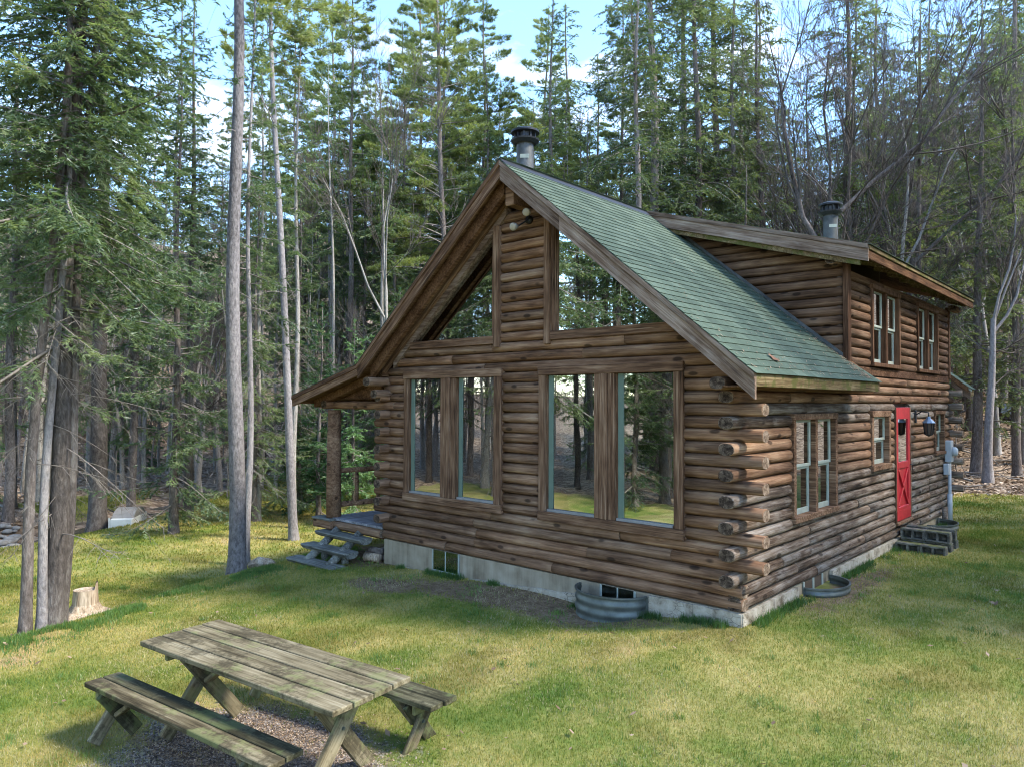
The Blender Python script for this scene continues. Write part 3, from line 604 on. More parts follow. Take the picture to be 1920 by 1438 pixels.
# shingles
def shingles(y0, y1, fx, slope_x0, slope_x1, zf, ind, parent, expo=0.14, tw=0.30, ylim=None):
    dirv = Vector((slope_x1-slope_x0, 0, zf(slope_x1)-zf(slope_x0))); L = dirv.length; dirv.normalize()
    nrm = Vector((-dirv.z, 0, dirv.x));  nrm = nrm if nrm.z > 0 else -nrm
    n = int(L/expo)+1; left = MB(); tones = []; me = {}
    ang = math.atan2(-dirv.z, abs(dirv.x)); cnt = 0
    for r in range(n):
        d = L-r*expo; A = Vector((slope_x0, 0, zf(slope_x0)))+dirv*d; off = (r % 2)*tw/2+RND.uniform(-0.02, 0.02)
        yy1 = ylim(A.x) if ylim else y1; y = y0-off-0.02
        while y < yy1:
            a, b = max(y, y0-0.015), min(y+tw-0.004, yy1); y += tw
            if b-a < 0.03: continue
            w = round((b-a)/0.02)*0.02 if cnt < ind else b-a; j = RND.uniform(-0.004, 0.004)
            U = dirv*1.0; Wd = Vector((0, 1, 0)); P0 = A+dirv*(0.012+j); th = 0.011
            Mx = Matrix(((U.x, 0, nrm.x, 0), (0, 1, 0, 0), (U.z, 0, nrm.z, 0), (0, 0, 0, 1)))
            def geo(w, q):
                return [(-0.17, -w/2, 0.001), (-0.17, w/2, 0.001), (0, w/2, 0.0085), (0, -w/2, 0.0085), (-0.17, -w/2, 0.003), (-0.17, w/2, 0.003), (0, w/2, 0.0085+th*0.5), (0, -w/2, 0.0085+th*0.5)], [(0, 1, 2, 3), (7, 6, 5, 4), (3, 2, 6, 7), (0, 3, 7, 4), (1, 5, 6, 2), (0, 4, 5, 1)]
            c = P0+Vector((0, (a+b)/2, 0))
            if cnt < ind:
                if w not in me: me[w] = mesh('shingle', *geo(w, 0), M['shingle'])
                ob('shingle', me[w], parent, Matrix.Translation(c) @ Mx)
            else:
                gv, gf_ = geo(w, 0); left.add([c+Mx.to_3x3() @ Vector(p) for p in gv], gf_); tones += [RND.random()]*len(gf_)
            cnt += 1
    if left.v:
        o = left.build('shingle_field', M['shingle'], parent); o['kind'] = 'stuff'
        t = o.data.attributes.new('tone', 'FLOAT', 'FACE'); t.data.foreach_set('value', tones)
shingles(YF-0.01, 3.76, None, CX, XE+0.012, FR, 300, R, ylim=lambda x: 3.765 if x < 0.0 else 3.78+0.28*min(1, x/0.36))
shingles(YF-0.01, YB, None, CX, XK, lambda x: FL(x), 0, R); shingles(YF-0.01, YB, None, XK, XP-0.012, FP, 0, R)
shingles(WY1-0.06, YB, None, -0.3, XE+0.012, FR, 0, R)
MB().prism([(CX-0.13, YF-0.015, FL(CX-0.13)+0.02), (CX, YF-0.015, RZ+0.035), (CX+0.13, YF-0.015, FR(CX+0.13)+0.02), (CX, YF-0.015, RZ-0.005)], (0, 4.0, 0)).build('ridge_cap', M['cap'], R)
# dormer
dm = MB(); DY0, DY1, DRY0, DRY1, DXE = 3.77, 10.80, 3.46, 11.22, 0.40
ZD = lambda x: RZ+0.035-DS*(x-CX)
dm.prism([(CX-0.1, DRY0+0.04, ZD(CX-0.1)), (DXE-0.03, DRY0+0.04, ZD(DXE-0.03)), (DXE-0.03, DRY0+0.04, ZD(DXE-0.03)-0.12), (CX-0.1, DRY0+0.04, ZD(CX-0.1)-0.12)], (0, DRY1-DRY0-0.08, 0))
D = dm.build('dormer_roof', M['soffit'], cabin)
mitre(CX-0.02, DXE, ZD, DRY0-0.02, DRY0+0.035, -0.008, 0.06, M['barge'], 'drip_board', D); mitre(CX-0.02, DXE-0.0, ZD, DRY0, DRY0+0.035, 0.063, 0.25, M['barge'], 'barge_board', D); mitre(CX+0.3, DXE-0.12, ZD, DRY0+0.036, DRY0+0.075, 0.12, 0.33, M['moss_board'], 'barge_board', D)
ze = ZD(DXE)
part_box('fascia', DXE-0.03, DXE, DRY0+0.036, DRY1, ze-0.21, ze-0.075, M['soffit'], D); part_box('drip_board', DXE-0.03, DXE+0.02, DRY0+0.036, DRY1, ze-0.073, ze-0.008, M['moss_board'], D)
for i in range(9):
    y = 4.3+i*0.78
    mitre(0.02, DXE-0.035, ZD, y, y+0.06, 0.125, 0.24, M['moss_board'], 'rafter_tail', D)
log(D, 'y', DRY0+0.1, DY0+0.3, -0.16, ZD(-0.16)-0.30, 'log', True, False, name='purlin_log', sc=1.05); log(D, 'y', DY1-0.2, DRY1-0.15, 0.1, ZD(0.1)-0.33, 'log', False, True, name='purlin_log', sc=0.9)
shingles(DRY0, DRY1, None, CX-0.1, DXE+0.03, lambda x: ZD(x)+0.0, 0, D)
dw = core('dormer_wall', [(-0.16, -0.1, DY0+0.05, 5.05, 2.9, 4.55), (-0.16, -0.1, 6.63, 8.02, 2.9, 4.55), (-0.16, -0.1, 9.6, DY1, 2.9, 4.55), (-0.16, -0.1, 5.05, 6.63, 2.9, 3.1), (-0.16, -0.1, 8.02, 9.6, 2.9, 3.1), (-0.16, -0.1, 5.05, 6.63, 4.40, 4.55), (-0.16, -0.1, 8.02, 9.6, 4.40, 4.55)])
DW = [(4.99, 6.69, 3.055, 4.44), (7.96, 9.655, 3.055, 4.43)]
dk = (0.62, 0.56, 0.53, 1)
for k in range(11):
    z = 3.03+CH*(k+0.5)
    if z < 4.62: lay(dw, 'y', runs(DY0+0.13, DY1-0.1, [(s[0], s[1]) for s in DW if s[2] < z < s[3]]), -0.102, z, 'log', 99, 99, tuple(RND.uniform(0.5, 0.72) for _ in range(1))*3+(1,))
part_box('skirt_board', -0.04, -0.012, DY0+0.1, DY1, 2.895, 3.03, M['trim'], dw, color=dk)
for k in range(18):
    z = 3.05+CH*(k+0.5)
    x0 = CX+(RZ-z-0.076-0.0)/SL-0.03; x1 = min(-0.05, CX+(RZ-0.14-z-0.07)/DS)
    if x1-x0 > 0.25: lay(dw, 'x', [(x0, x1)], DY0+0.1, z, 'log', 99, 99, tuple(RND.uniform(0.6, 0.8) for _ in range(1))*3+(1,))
MB().prism([(CX+0.4, DY0+0.1, FR(CX+0.4)), (-0.1, DY0+0.1, FR(-0.1)), (-0.1, DY0+0.1, ZD(-0.1)-0.1), (CX+0.4, DY0+0.1, ZD(CX+0.4)-0.1)], (0, 0.03, 0)).build('dormer_cheek', M['inside'], dw)
part_box('corner_board', -0.06, 0.022, DY0-0.02, DY0+0.125, 3.06, 4.62, M['trim_v'], dw, color=dk); part_box('corner_board', -0.06, 0.015, DY1-0.09, DY1+0.01, 3.0, 4.6, M['trim_v'], dw, color=dk)
mitre(CX+0.35, 0.0, lambda x: FR(x)+0.075, DY0-0.012, DY0-0.004, 0.0, 0.06, M['pipe'], 'flashing', dw)
# side windows
def sash_window(name, y0, y1, z0, z1, units, mat, trim, label, grid=True, curtain=True, dark=None, parent=cabin):
    w = empty(name, (0, (y0+y1)/2, z0), parent=parent); w['label'] = label; xf = 0.025
    part_box('header', -0.1, xf+0.012, y0, y1, z1-trim, z1, M[mat], w, color=dark); part_box('sill_board', -0.1, xf+0.02, y0, y1, z0, z0+trim*0.9, M[mat], w, color=dark)
    part_box('side_casing', -0.1, xf, y0, y0+trim, z0+trim*0.9+0.001, z1-trim-0.001, M[mat], w, color=dark); part_box('side_casing', -0.1, xf, y1-trim, y1, z0+trim*0.9+0.001, z1-trim-0.001, M[mat], w, color=dark)
    a0, a1, c0, c1 = y0+trim, y1-trim, z0+trim*0.9, z1-trim; n = units; g = 0.09; u = (a1-a0-g*(n-1))/n
    for i in range(n-1): q = a0+u+i*(u+g); part_box('mullion_board', -0.1, xf-0.005, q, q+g, c0+0.001, c1-0.001, M[mat], w, color=dark)
    for i in range(n):
        p0 = a0+i*(u+g); p1 = p0+u; s = 0.045; zm = (c0+c1)/2
        for (qa, qb, x) in ((c0, zm, -0.075), (zm, c1, -0.05)):
            part_box('sash_stile', x-0.03, x, p0+0.001, p0+s, qa, qb, M['sash'], w, c=0.003); part_box('sash_stile', x-0.03, x, p1-s, p1-0.001, qa, qb, M['sash'], w, c=0.003)
            part_box('sash_rail', x-0.029, x-0.001, p0+s, p1-s, qa, qa+(0.075 if qa == c0 else 0.04), M['sash'], w, c=0.003); part_box('sash_rail', x-0.029, x-0.001, p0+s, p1-s, qb-0.035, qb, M['sash'], w, c=0.003)
            part_box('pane', x-0.018, x-0.014, p0+s, p1-s, qa+0.04, qb-0.035, M['glass'], w, c=0)
            if grid:
                ym = (p0+p1)/2; part_box('muntin', x-0.024, x-0.019, ym-0.007, ym+0.007, qa+0.04, qb-0.035, M['sash'], w, c=0); part_box('muntin', x-0.0245, x-0.0195, p0+s, p1-s, (qa+qb)/2-0.007, (qa+qb)/2+0.007, M['sash'], w, c=0)
        if curtain:
            cv = []; cf = []; m = 40
            for j in range(m+1):
                t = j/m
                if 0.42 < t < 0.58: continue
                y = p0+0.01+t*(u-0.02); cv += [(-0.13+0.012*math.sin(t*50), y, c0+0.02), (-0.13+0.009*math.sin(t*50+1), y, c1-0.02)]
            k = len(cv)//2
            for j in range(1, k):
                if abs(cv[2*j][1]-cv[2*j-2][1]) < 0.08: cf.append((2*j-2, 2*j, 2*j+1, 2*j-1))
            ob('curtain', mesh('curtain', cv, cf, M['curtain'], True), w)
sash_window('double_window', *SW[0], 2, 'trim', 0.085, 'wide double sash window with white curtains near the front corner')
sash_window('small_window', *SW[1], 1, 'trim', 0.10, 'small sash window just before the red door', grid=False)
sash_window('small_window', *SW[3], 1, 'trim', 0.075, 'small sash window beyond the lantern', grid=False)
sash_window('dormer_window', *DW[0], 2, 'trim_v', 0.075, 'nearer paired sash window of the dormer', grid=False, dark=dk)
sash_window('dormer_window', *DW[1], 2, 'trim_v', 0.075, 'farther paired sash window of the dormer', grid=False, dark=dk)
# red door
y0, y1, z0, z1 = SW[2]; dr = empty('door', (0, (y0+y1)/2, z0), parent=cabin); dr['label'] = 'red storm door with long glass pane and crossed lower panel'
part_box('door_casing', -0.1, 0.02, y0, y0+0.045, z0, z1, M['trim_v'], dr); part_box('door_casing', -0.1, 0.02, y1-0.045, y1, z0, z1, M['trim_v'], dr)
a0, a1 = y0+0.047, y1-0.047; s = 0.13
part_box('stile', -0.03, 0.012, a0, a0+s, z0+0.01, z1-0.003, M['paint_red'], dr); part_box('stile', -0.03, 0.012, a1-s, a1, z0+0.01, z1-0.003, M['paint_red'], dr)
for zz0, zz1 in ((z1-0.22, z1-0.003), (z0+0.96, z0+1.08), (z0+0.01, z0+0.26)): part_box('rail', -0.03, 0.0115, a0+s+0.001, a1-s-0.001, zz0, zz1, M['paint_red'], dr)
part_box('pane', -0.016, -0.008, a0+s, a1-s, z0+1.08, z1-0.22, M['glass'], dr, c=0); part_box('lower_panel', -0.028, -0.012, a0+s, a1-s, z0+0.26, z0+0.96, M['paint_red'], dr, c=0)
yc, zc = (a0+a1)/2, z0+0.61; dl = math.hypot(a1-a0-2*s, 0.7)
for q, xx in ((1, 0.012), (-1, 0.017)):
    MB().box(-0.012, 0.003+xx, -dl/2+0.03, dl/2-0.03, -0.022, 0.022, c=0.004).build('cross_brace', M['paint_red'], dr, m=Matrix.Translation((0, yc, zc)) @ Matrix.Rotation(q*math.atan2(0.7, a1-a0-2*s), 4, 'X'))
part_box('kick_plate', 0.012, 0.016, a0+0.02, a1-0.02, z0+0.02, z0+0.2, M['paint_red'], dr)
MB().tube([(0.02, a1-0.05, z0+1.0), (0.06, a1-0.05, z0+1.0), (0.06, a1-0.05, z0+0.9), (0.02, a1-0.05, z0+0.9)], [0.008]*4, 6).build('door_handle', M['black'], dr)
part_box('threshold', -0.1, 0.05, y0, y1, z0-0.05, z0-0.002, M['trim'], dr)
# stove pipes (double wall pipe with vented cap)
def pipe(x, y, z0, z1, r, label):
    p = MB().lathe([(r, z0), (r, z1)], 28, (x, y, 0)).lathe([(r*0.8, z1-0.02), (r*1.02, z1-0.02), (r*1.02, z1+0.02), (r*0.8, z1+0.02)], 28, (x, y, 0))
    o = p.build('stove_pipe', M['pipe'], cabin, True); o['label'] = label
    k = MB().lathe([(r*0.7, z1), (r*1.25, z1-0.01), (r*1.62, z1+0.035), (r*1.66, z1+0.06), (r*1.3, z1+0.075), (r*1.0, z1+0.08)], 28, (x, y, 0)).lathe([(r*1.05, z1+0.08), (r*1.05, z1+0.16)], 28, (x, y, 0)).lathe([(r*1.05, z1+0.155), (r*1.66, z1+0.165), (r*1.66, z1+0.195), (r*1.2, z1+0.225), (r*0.5, z1+0.24), (0.001, z1+0.243)], 28, (x, y, 0))
    for i in range(10): a = i*math.pi/5; k.box(-0.012, 0.012, r*1.08, r*1.3, z1+0.075, z1+0.165, Matrix.Translation((x, y, 0)) @ Matrix.Rotation(a, 4, 'Z'))
    k.build('pipe_cap', M['cap'], o, False)
    MB().box(-0.003, 0.001, -0.07, 0.07, z1-0.26, z1-0.2, Matrix.Translation((x, y, 0)) @ Matrix.Rotation(-0.9, 4, 'Z') @ Matrix.Translation((r, 0, 0))).build('pipe_label', M['sash'], o)
pipe(-3.72, 0.40, 5.3, 6.47, 0.135, 'tall galvanised stove pipe with black cap at the front ridge'); pipe(-0.98, 5.98, 4.9, 5.96, 0.132, 'shorter stove pipe with black cap above the dormer')
# porch
pz = 0.2; P = MB().box(-8.42, WX0-0.02, 0.12, 9.9, -0.05, 0.14).build('porch_frame', M['soffit'], cabin)
for i in range(12):
    x = -8.47+i*0.143; part_box('deck_plank', x, x+0.137, 0.0, 10.0, 0.155, pz, M['deck'], P, color=(RND.uniform(0.85, 1.1),)*3+(1,))
log(P, 'x', -8.42, WX0-0.02, 0.05, 0.07, 'log', True, True, name='rim_log'); part_box('corner_block', -8.78, -8.2, -0.12, 0.1, 0.0, 0.15, M['log'], P); part_box('corner_cap', -8.8, -8.18, -0.14, 0.12, 0.151, 0.19, M['tread'], P)
for i, y in enumerate((0.1, 3.3, 6.6, 9.8)):
    MB().tube([(-8.4, y, 0.19), (-8.41, y, 1.1), (-8.4, y, 2.27)], [0.145, 0.14, 0.13], 14).build('post', M['log'], P, True)
for y in (1.4, 4.6, 7.8): MB().tube([(-7.8, y, -1.4), (-7.8, y, 0.0)], [0.12, 0.12], 10).build('pier', M['concrete'], P, True)
log(P, 'x', -8.75, WX0+0.3, 0.09, 2.365, 'log', True, False, name='porch_beam', sc=1.0)
log(P, 'y', -0.15, 9.9, -8.4, 2.38, 'log', True, True, name='porch_beam', sc=1.0)
for a, b in ((0.1, 3.3), (3.3, 6.6), (6.6, 9.8)):
    for z, r in ((1.08, 0.05), (0.42, 0.055)): MB().tube([(-8.4, a, z), (-8.4, (a+b)/2, z-0.015), (-8.4, b, z)], [r]*3, 8).build('rail', M['log'], P, True)
    n = 6
    for j in range(1, n): y = a+(b-a)*j/n; MB().tube([(-8.4, y, 0.42), (-8.4, y, 1.06)], [0.042, 0.038], 8).build('baluster', M['log'], P, True)
MB().prism([(WX0-0.2, 0.12, 2.48), (XP+0.5, 0.12, 2.48), (WX0-0.2, 0.12, 3.0)], (0, 0.03, 0)).build('porch_gable_panel', M['soffit'], P)
# ---------------------------------------------------------------- things around the cabin
RND = random.Random(21)
def plank(parent, name, L, W, T, m, mat, c=0.006, col=None):
    return MB().box(-L/2, L/2, -W/2, W/2, -T/2, T/2, c=c).build(name, mat, parent, m=m, color=col or (RND.uniform(0.85, 1.12),)*3+(1,))
TR = Matrix.Translation
def RotX(a): return Matrix.Rotation(a, 4, 'X')
def RotY(a): return Matrix.Rotation(a, 4, 'Y')
def RotZ(a): return Matrix.Rotation(a, 4, 'Z')
def leg(parent, base, u, v0, z0, v1, z1, w, t, mat, name='leg'):        # board from (v0,z0) to (v1,z1) in the plane u = const
    L = math.hypot(v1-v0, z1-z0); a = math.atan2(z1-z0, v1-v0)
    m = base @ TR((u, (v0+v1)/2, (z0+z1)/2)) @ RotZ(math.pi/2) @ RotY(-a)
    return plank(parent, name, L, t, w, m, mat)
def bolt(parent, base, u, v, z):
    MB().tube([(u, v, z), (u+0.012, v, z)], [0.014, 0.012], 8).build('bolt', M['galv'], parent, m=base)
gt = H(-1.66, -5.05)
# table
base = TR((-1.66, -5.05, gt)) @ RotZ(0.126)
tb = empty('picnic_table', (-1.66, -5.05, gt), 0.126); tag(tb, 'weathered grey green plank picnic table with crossed legs on gravel patch', 'picnic table')
W4 = 0.178
for i in range(4):
    v = -0.288+i*(W4+0.014); plank(tb, 'plank', 2.44+RND.uniform(-0.015, 0.015), W4, 0.042, base @ TR((RND.uniform(-0.01, 0.01), v, 0.73)) @ RotX(RND.uniform(-0.006, 0.006)), M['picnic'], 0.005)
for u in (-0.86, 0.86):
    s = 1 if u > 0 else -1
    leg(tb, base, u+s*0.021, -0.33, 0.0, 0.22, 0.708, 0.125, 0.04, M['picnic']); leg(tb, base, u-s*0.021, 0.33, 0.0, -0.22, 0.708, 0.125, 0.04, M['picnic'])
    plank(tb, 'batten', 0.04, 0.62, 0.085, base @ TR((u+s*0.062, 0, 0.665)), M['picnic'])
    bolt(tb, base, u+s*0.042, 0.0, 0.425)
    A, B_ = Vector((u-s*0.07, 0, 0.40)), Vector((u-s*0.50, 0, 0.70)); d = B_-A
    plank(tb, 'brace', d.length, 0.09, 0.04, base @ TR((A+B_)/2) @ RotY(-math.atan2(d.z, d.x)) @ RotX(math.pi/2*0), M['picnic'])
plank(tb, 'batten', 0.06, 0.62, 0.04, base @ TR((0, 0, 0.688)), M['picnic'])
def bench(loc, rz, label, mats, lean):
    g = H(*loc); base = TR((loc[0], loc[1], g)) @ RotZ(rz); b = empty('picnic_bench', (loc[0], loc[1], g), rz); tag(b, label, 'bench', 'benches of the picnic set')
    for i in (0, 1): plank(b, 'plank', 2.46+RND.uniform(-0.01, 0.01), 0.142, 0.042, base @ TR((RND.uniform(-0.012, 0.012), -0.0765+i*0.153, 0.425)), mats[i], 0.005)
    for u in (-0.98, 0.98):
        s = 1 if u > 0 else -1
        leg(b, base, u+s*0.018, -0.17, 0.0, 0.12, 0.403, 0.115, 0.036, M['picnic']); leg(b, base, u-s*0.018, 0.17, 0.0, -0.12, 0.403, 0.115, 0.036, M['picnic_dark'])
        plank(b, 'batten', 0.036, 0.27, 0.075, base @ TR((u+s*0.054, 0, 0.365)), M['picnic'])
        A, B_ = Vector((u-s*0.05, 0, 0.20)), Vector((u-s*0.36, 0, 0.40)); d = B_-A
        plank(b, 'brace', d.length, 0.08, 0.036, base @ TR((A+B_)/2) @ RotY(-math.atan2(d.z, d.x)), M['picnic']); bolt(b, base, u+s*0.036, 0.0, 0.235)
bench((-1.90, -5.61), 0.131, 'near picnic bench with mossy inner plank coloured darker as table shadow, in front of the table', (M['picnic'], M['picnic_dark']), 0)  # inner plank coloured darker to stand for the table's cast shadow
bench((-1.76, -4.30), 0.11, 'far picnic bench mostly hidden behind the table, by the lawn', (M['picnic_dark'], M['picnic_dark']), 0)
# half-log porch steps
st = empty('porch_steps', (-7.75, -0.4, H(-7.75, -0.4))); tag(st, 'three rustic grey half log steps leading up to the porch', 'steps')
for (y, z) in ((-0.13, -0.03), (-0.42, -0.24), (-0.71, -0.45)):
    poly = [(-0.155, 0.02), (0.155, 0.02), (0.16, 0.0), (0.12, -0.055), (0.05, -0.085), (-0.06, -0.085), (-0.13, -0.05), (-0.165, 0.0)]; m = MB(); L = 0.73
    v = [(x*1.0, p*f_, q) for x, f_ in ((-L, 0.86), (-L+0.06, 1), (0, 1.02), (L-0.06, 1), (L, 0.86)) for (p, q) in poly]; n = len(poly)
    f = [(i*n+k, i*n+(k+1) % n, (i+1)*n+(k+1) % n, (i+1)*n+k) for i in range(4) for k in range(n)]+[tuple(range(n))[::-1], tuple(4*n+k for k in range(n))]
    m.add(v, f); m.build('tread', M['tread'], st, m=TR((-7.77+RND.uniform(-0.02, 0.02), y, z-0.02)) @ RotZ(RND.uniform(-0.02, 0.02)))
for x in (-8.1, -7.4):
    MB().tube([(x, -0.9, -0.66), (x, 0.03, 0.03)], [0.075, 0.075], 10).build('stringer', M['tread'], st, True)
for x in (-8.1, -7.45): MB().tube([(x+0.1, -0.34, -0.8), (x+0.1, -0.36, -0.33)], [0.07, 0.065], 10).build('support', M['tread'], st, True)
# firewood and stones under the deck
for i, (x, y, r, L, a) in enumerate(((-6.98, -0.02, 0.085, 0.34, 0.2), (-6.95, 0.12, 0.07, 0.3, 0.5), (-7.06, 0.26, 0.08, 0.36, -0.2), (-6.98, 0.06, 0.065, 0.32, 0.1), (-7.2, 0.2, 0.075, 0.36, 0.7))):
    z = H(x, y)+r+(0.13 if i == 3 else 0)
    lb = ['pale firewood log lying in front under the porch deck', 'firewood log behind the pale one under the deck', 'firewood log deep in the shade under the deck', 'firewood log resting on top of the others under the deck', 'firewood log beside the steps under the deck'][i]
    o = MB().tube([(-L/2, 0, 0), (L/2, 0, 0)], [r, r*0.92], 9).build('firewood_log', M['bark' if i else 'stump'], None, True, m=TR((x, y, z)) @ RotZ(a)); tag(o, lb, 'firewood', 'firewood under the porch')
for i, (x, y, s) in enumerate(((-7.0, 0.5, 0.16), (-7.3, 0.6, 0.2))):
    m = MB().lathe([(0.001, -0.6), (0.7, -0.45), (1, 0), (0.75, 0.5), (0.3, 0.7), (0.001, 0.72)], 9, (0, 0, 0)); m.v = [(p[0]*s*RND.uniform(0.85, 1.15), p[1]*s*RND.uniform(0.85, 1.15), p[2]*s*0.8) for p in m.v]
    tag(m.build('stone', M['rock'], None, True, m=TR((x, y, H(x, y)+s*0.3))), ('stone lying in the shade under the porch deck', 'larger stone behind the firewood under the deck')[i], 'stone', 'stones under the porch')
# window wells of corrugated steel
def well(x, y, r, rz, z1, z0, label, sy=1.0):
    w = empty('window_well', (x, y, z0), rz); tag(w, label, 'window well', 'galvanised window wells'); pr = []; n = 28
    for i in range(n+1):
        t = i/n; z = z1-z0; zz = z*t; pr.append((r+0.012*math.sin(t*2*math.pi*4.0), zz))
    m = MB().lathe(pr, 36, (0, 0, 0), math.pi, 2*math.pi); m.lathe([(q-0.006, h) for q, h in pr][::-1], 36, (0, 0, 0), math.pi, 2*math.pi); m.v = [(p[0], p[1]*sy, p[2]) for p in m.v]
    m.build('corrugated_wall', M['galv'], w, True, m=WM[w.name])
    k = MB().lathe([(r-0.014, z1-z0-0.004), (r+0.016, z1-z0-0.004), (r+0.016, z1-z0+0.016), (r-0.014, z1-z0+0.016), (r-0.014, z1-z0-0.004)], 36, (0, 0, 0), math.pi, 2*math.pi); k.v = [(p[0], p[1]*sy, p[2]) for p in k.v]
    k.build('rolled_rim', M['galv'], w, False, m=WM[w.name])
    for s in (-1, 1): MB().box(s*(r+0.012)-0.02, s*(r+0.012)+0.02, -0.012, -0.004, 0, z1-z0).build('flange', M['galv'], w, m=WM[w.name])
well(-1.79, -0.02, 0.52, 0, -0.04, -0.55, 'corrugated steel window well against the gable wall', 0.8)
well(0.015, 2.36, 0.50, math.pi/2, -0.055, -0.45, 'corrugated steel window well below the side double window', 0.82)
well(0.015, 9.05, 0.55, math.pi/2, -0.03, -0.4, 'corrugated steel window well past the block steps', 0.8)
for y in (2.36,):
    part_box('basement_window_frame', -0.049, -0.03, y-0.38, y-0.33, -0.4, -0.006, M['sash'], cabin); part_box('basement_window_frame', -0.049, -0.03, y-0.03, y+0.03, -0.4, -0.006, M['sash'], cabin); part_box('basement_window_frame', -0.049, -0.03, y+0.33, y+0.38, -0.4, -0.006, M['sash'], cabin); part_box('basement_window_pane', -0.049, -0.042, y-0.33, y+0.33, -0.4, -0.007, M['inside'], cabin, c=0)
# concrete block steps
def block(x, y, z, rz, label):
    l, w, h = 0.39, 0.19, 0.19; m = MB()
    # hollow block lying on its side: two cores open along local y
    for (a, b) in ((-l/2, -l/2+0.035), (-0.018, 0.018), (l/2-0.035, l/2)): m.box(a, b, -w/2, w/2, 0.035, h-0.035)
    m.box(-l/2, l/2, -w/2, w/2, 0, 0.034, c=0.006); m.box(-l/2, l/2, -w/2, w/2, h-0.034, h, c=0.006); m.box(-l/2+0.035, l/2-0.035, w/2-0.012, w/2-0.004, 0.034, h-0.034)
    tag(m.build('concrete_block', M['block'], None, m=TR((x, y, z)) @ RotZ(rz)), label, 'concrete block', 'mossy block steps at the red door')
zb = H(0.5, 6.9)-0.045
words = {(0, 0): 'left front', (0, 1): 'middle front', (0, 2): 'right front', (1, 0): 'left back', (1, 1): 'middle back', (1, 2): 'right back'}
for j in range(3):
    for i in range(2):
        block(0.245+i*0.395, 6.17+j*0.41+RND.uniform(-0.01, 0.01), zb, RND.uniform(-0.04, 0.04)+0.02, 'mossy hollow concrete block in the bottom step, %s row, %s the wall' % (('front', 'middle', 'rear')[j], ('next to', 'away from')[i]))
for j in range(2):
    for i in range(2): block(0.235+i*0.395, 6.56+j*0.40, zb+0.194, RND.uniform(-0.03, 0.03), 'mossy hollow concrete block in the top step, %s row, %s the wall' % (('front', 'rear')[j], ('next to', 'away from')[i]))
# lantern beside the door
lx, ly, lz = 0.24, 7.72, 2.06; ln = empty('wall_lantern', (0.03, ly, lz-0.2)); tag(ln, 'black wall lantern with blue grey cap beside the red door', 'lantern')
part_box('back_plate', 0.004, 0.03, ly-0.05, ly+0.05, lz+0.0, lz+0.24, M['black'], ln); MB().tube([(0.03, ly, lz+0.16), (0.12, ly, lz+0.22), (lx, ly, lz+0.2), (lx, ly, lz+0.12)], [0.012]*4, 8).build('arm', M['black'], ln, True)
MB().lathe([(0.001, 0.13), (0.03, 0.12), (0.05, 0.075), (0.115, 0.01), (0.12, 0.0), (0.001, 0.0)], 8, (lx, ly, lz)).build('cap', M['lamptop'], ln)
for i in range(8): a = i*math.pi/4; MB().tube([(lx+0.095*math.cos(a), ly+0.095*math.sin(a), lz), (lx+0.07*math.cos(a), ly+0.07*math.sin(a), lz-0.22)], [0.008, 0.008], 5).build('bar', M['black'], ln)
MB().lathe([(0.085, 0.0), (0.06, -0.215)], 8, (lx, ly, lz)).build('glass_shade', M['inside'], ln); MB().lathe([(0.001, -0.26), (0.03, -0.25), (0.075, -0.225), (0.075, -0.215), (0.001, -0.215)], 8, (lx, ly, lz)).build('base', M['black'], ln)
# flood light under the ridge
fl = empty('flood_light', (CX+0.16, 0.0, 5.05)); tag(fl, 'twin round flood light under the gable peak', 'flood light')
MB().tube([(CX+0.16, 0.0, 5.12), (CX+0.16, -0.05, 5.12)], [0.06, 0.06], 14).build('base_plate', M['black'], fl, True)
for (dx, dz, tx, ty) in ((-0.14, -0.10, 0.10, -0.9), (0.14, 0.07, 0.35, -0.9)):
    d = Vector((tx, ty, -0.25)).normalized(); c = Vector((CX+0.16+dx*0.8, -0.16, 5.12+dz)); m = MB()
    m.tube([(CX+0.16, -0.04, 5.12), c], [0.012, 0.012], 6); m.build('arm', M['black'], fl)
    MB().tube([c, c+d*0.05, c+d*0.12], [0.022, 0.045, 0.06], 16).build('lamp_head', M['alum'], fl, True); MB().tube([c+d*0.121, c+d*0.13, c+d*0.135], [0.058, 0.05, 0.02], 16).build('lens', M['lampglass'], fl, True)
# electric meter and conduit
my = 10.35; em = empty('electric_meter', (0.06, my, -0.2)); tag(em, 'grey electric meter with conduit running down the far corner', 'electric meter')
part_box('meter_box', 0.0, 0.13, my-0.16, my+0.06, 1.15, 1.62, M['greybox'], em, 0.012); MB().tube([(0.13, my-0.05, 1.38), (0.2, my-0.05, 1.38), (0.23, my-0.05, 1.38)], [0.1, 0.1, 0.07], 16).build('meter_dome', M['greybox'], em, True)
part_box('junction_box', 0.0, 0.1, my-0.3, my-0.1, 0.88, 1.12, M['greybox'], em, 0.01); MB().tube([(0.07, my-0.05, -0.25), (0.07, my-0.05, 1.16)], [0.035, 0.035], 10).build('conduit', M['greybox'], em, True); MB().tube([(0.07, my-0.05, -0.25), (0.07, my-0.05, 0.45)], [0.05, 0.05], 10).build('conduit_sleeve', M['greybox'], em, True)
ps = MB().tube([(0.09, 9.72, -0.3), (0.09, 9.72, 0.22)], [0.06, 0.055], 10); tag(ps.build('short_post', M['log_grey'], None, True), 'short round wooden post against the wall by the meter', 'post')
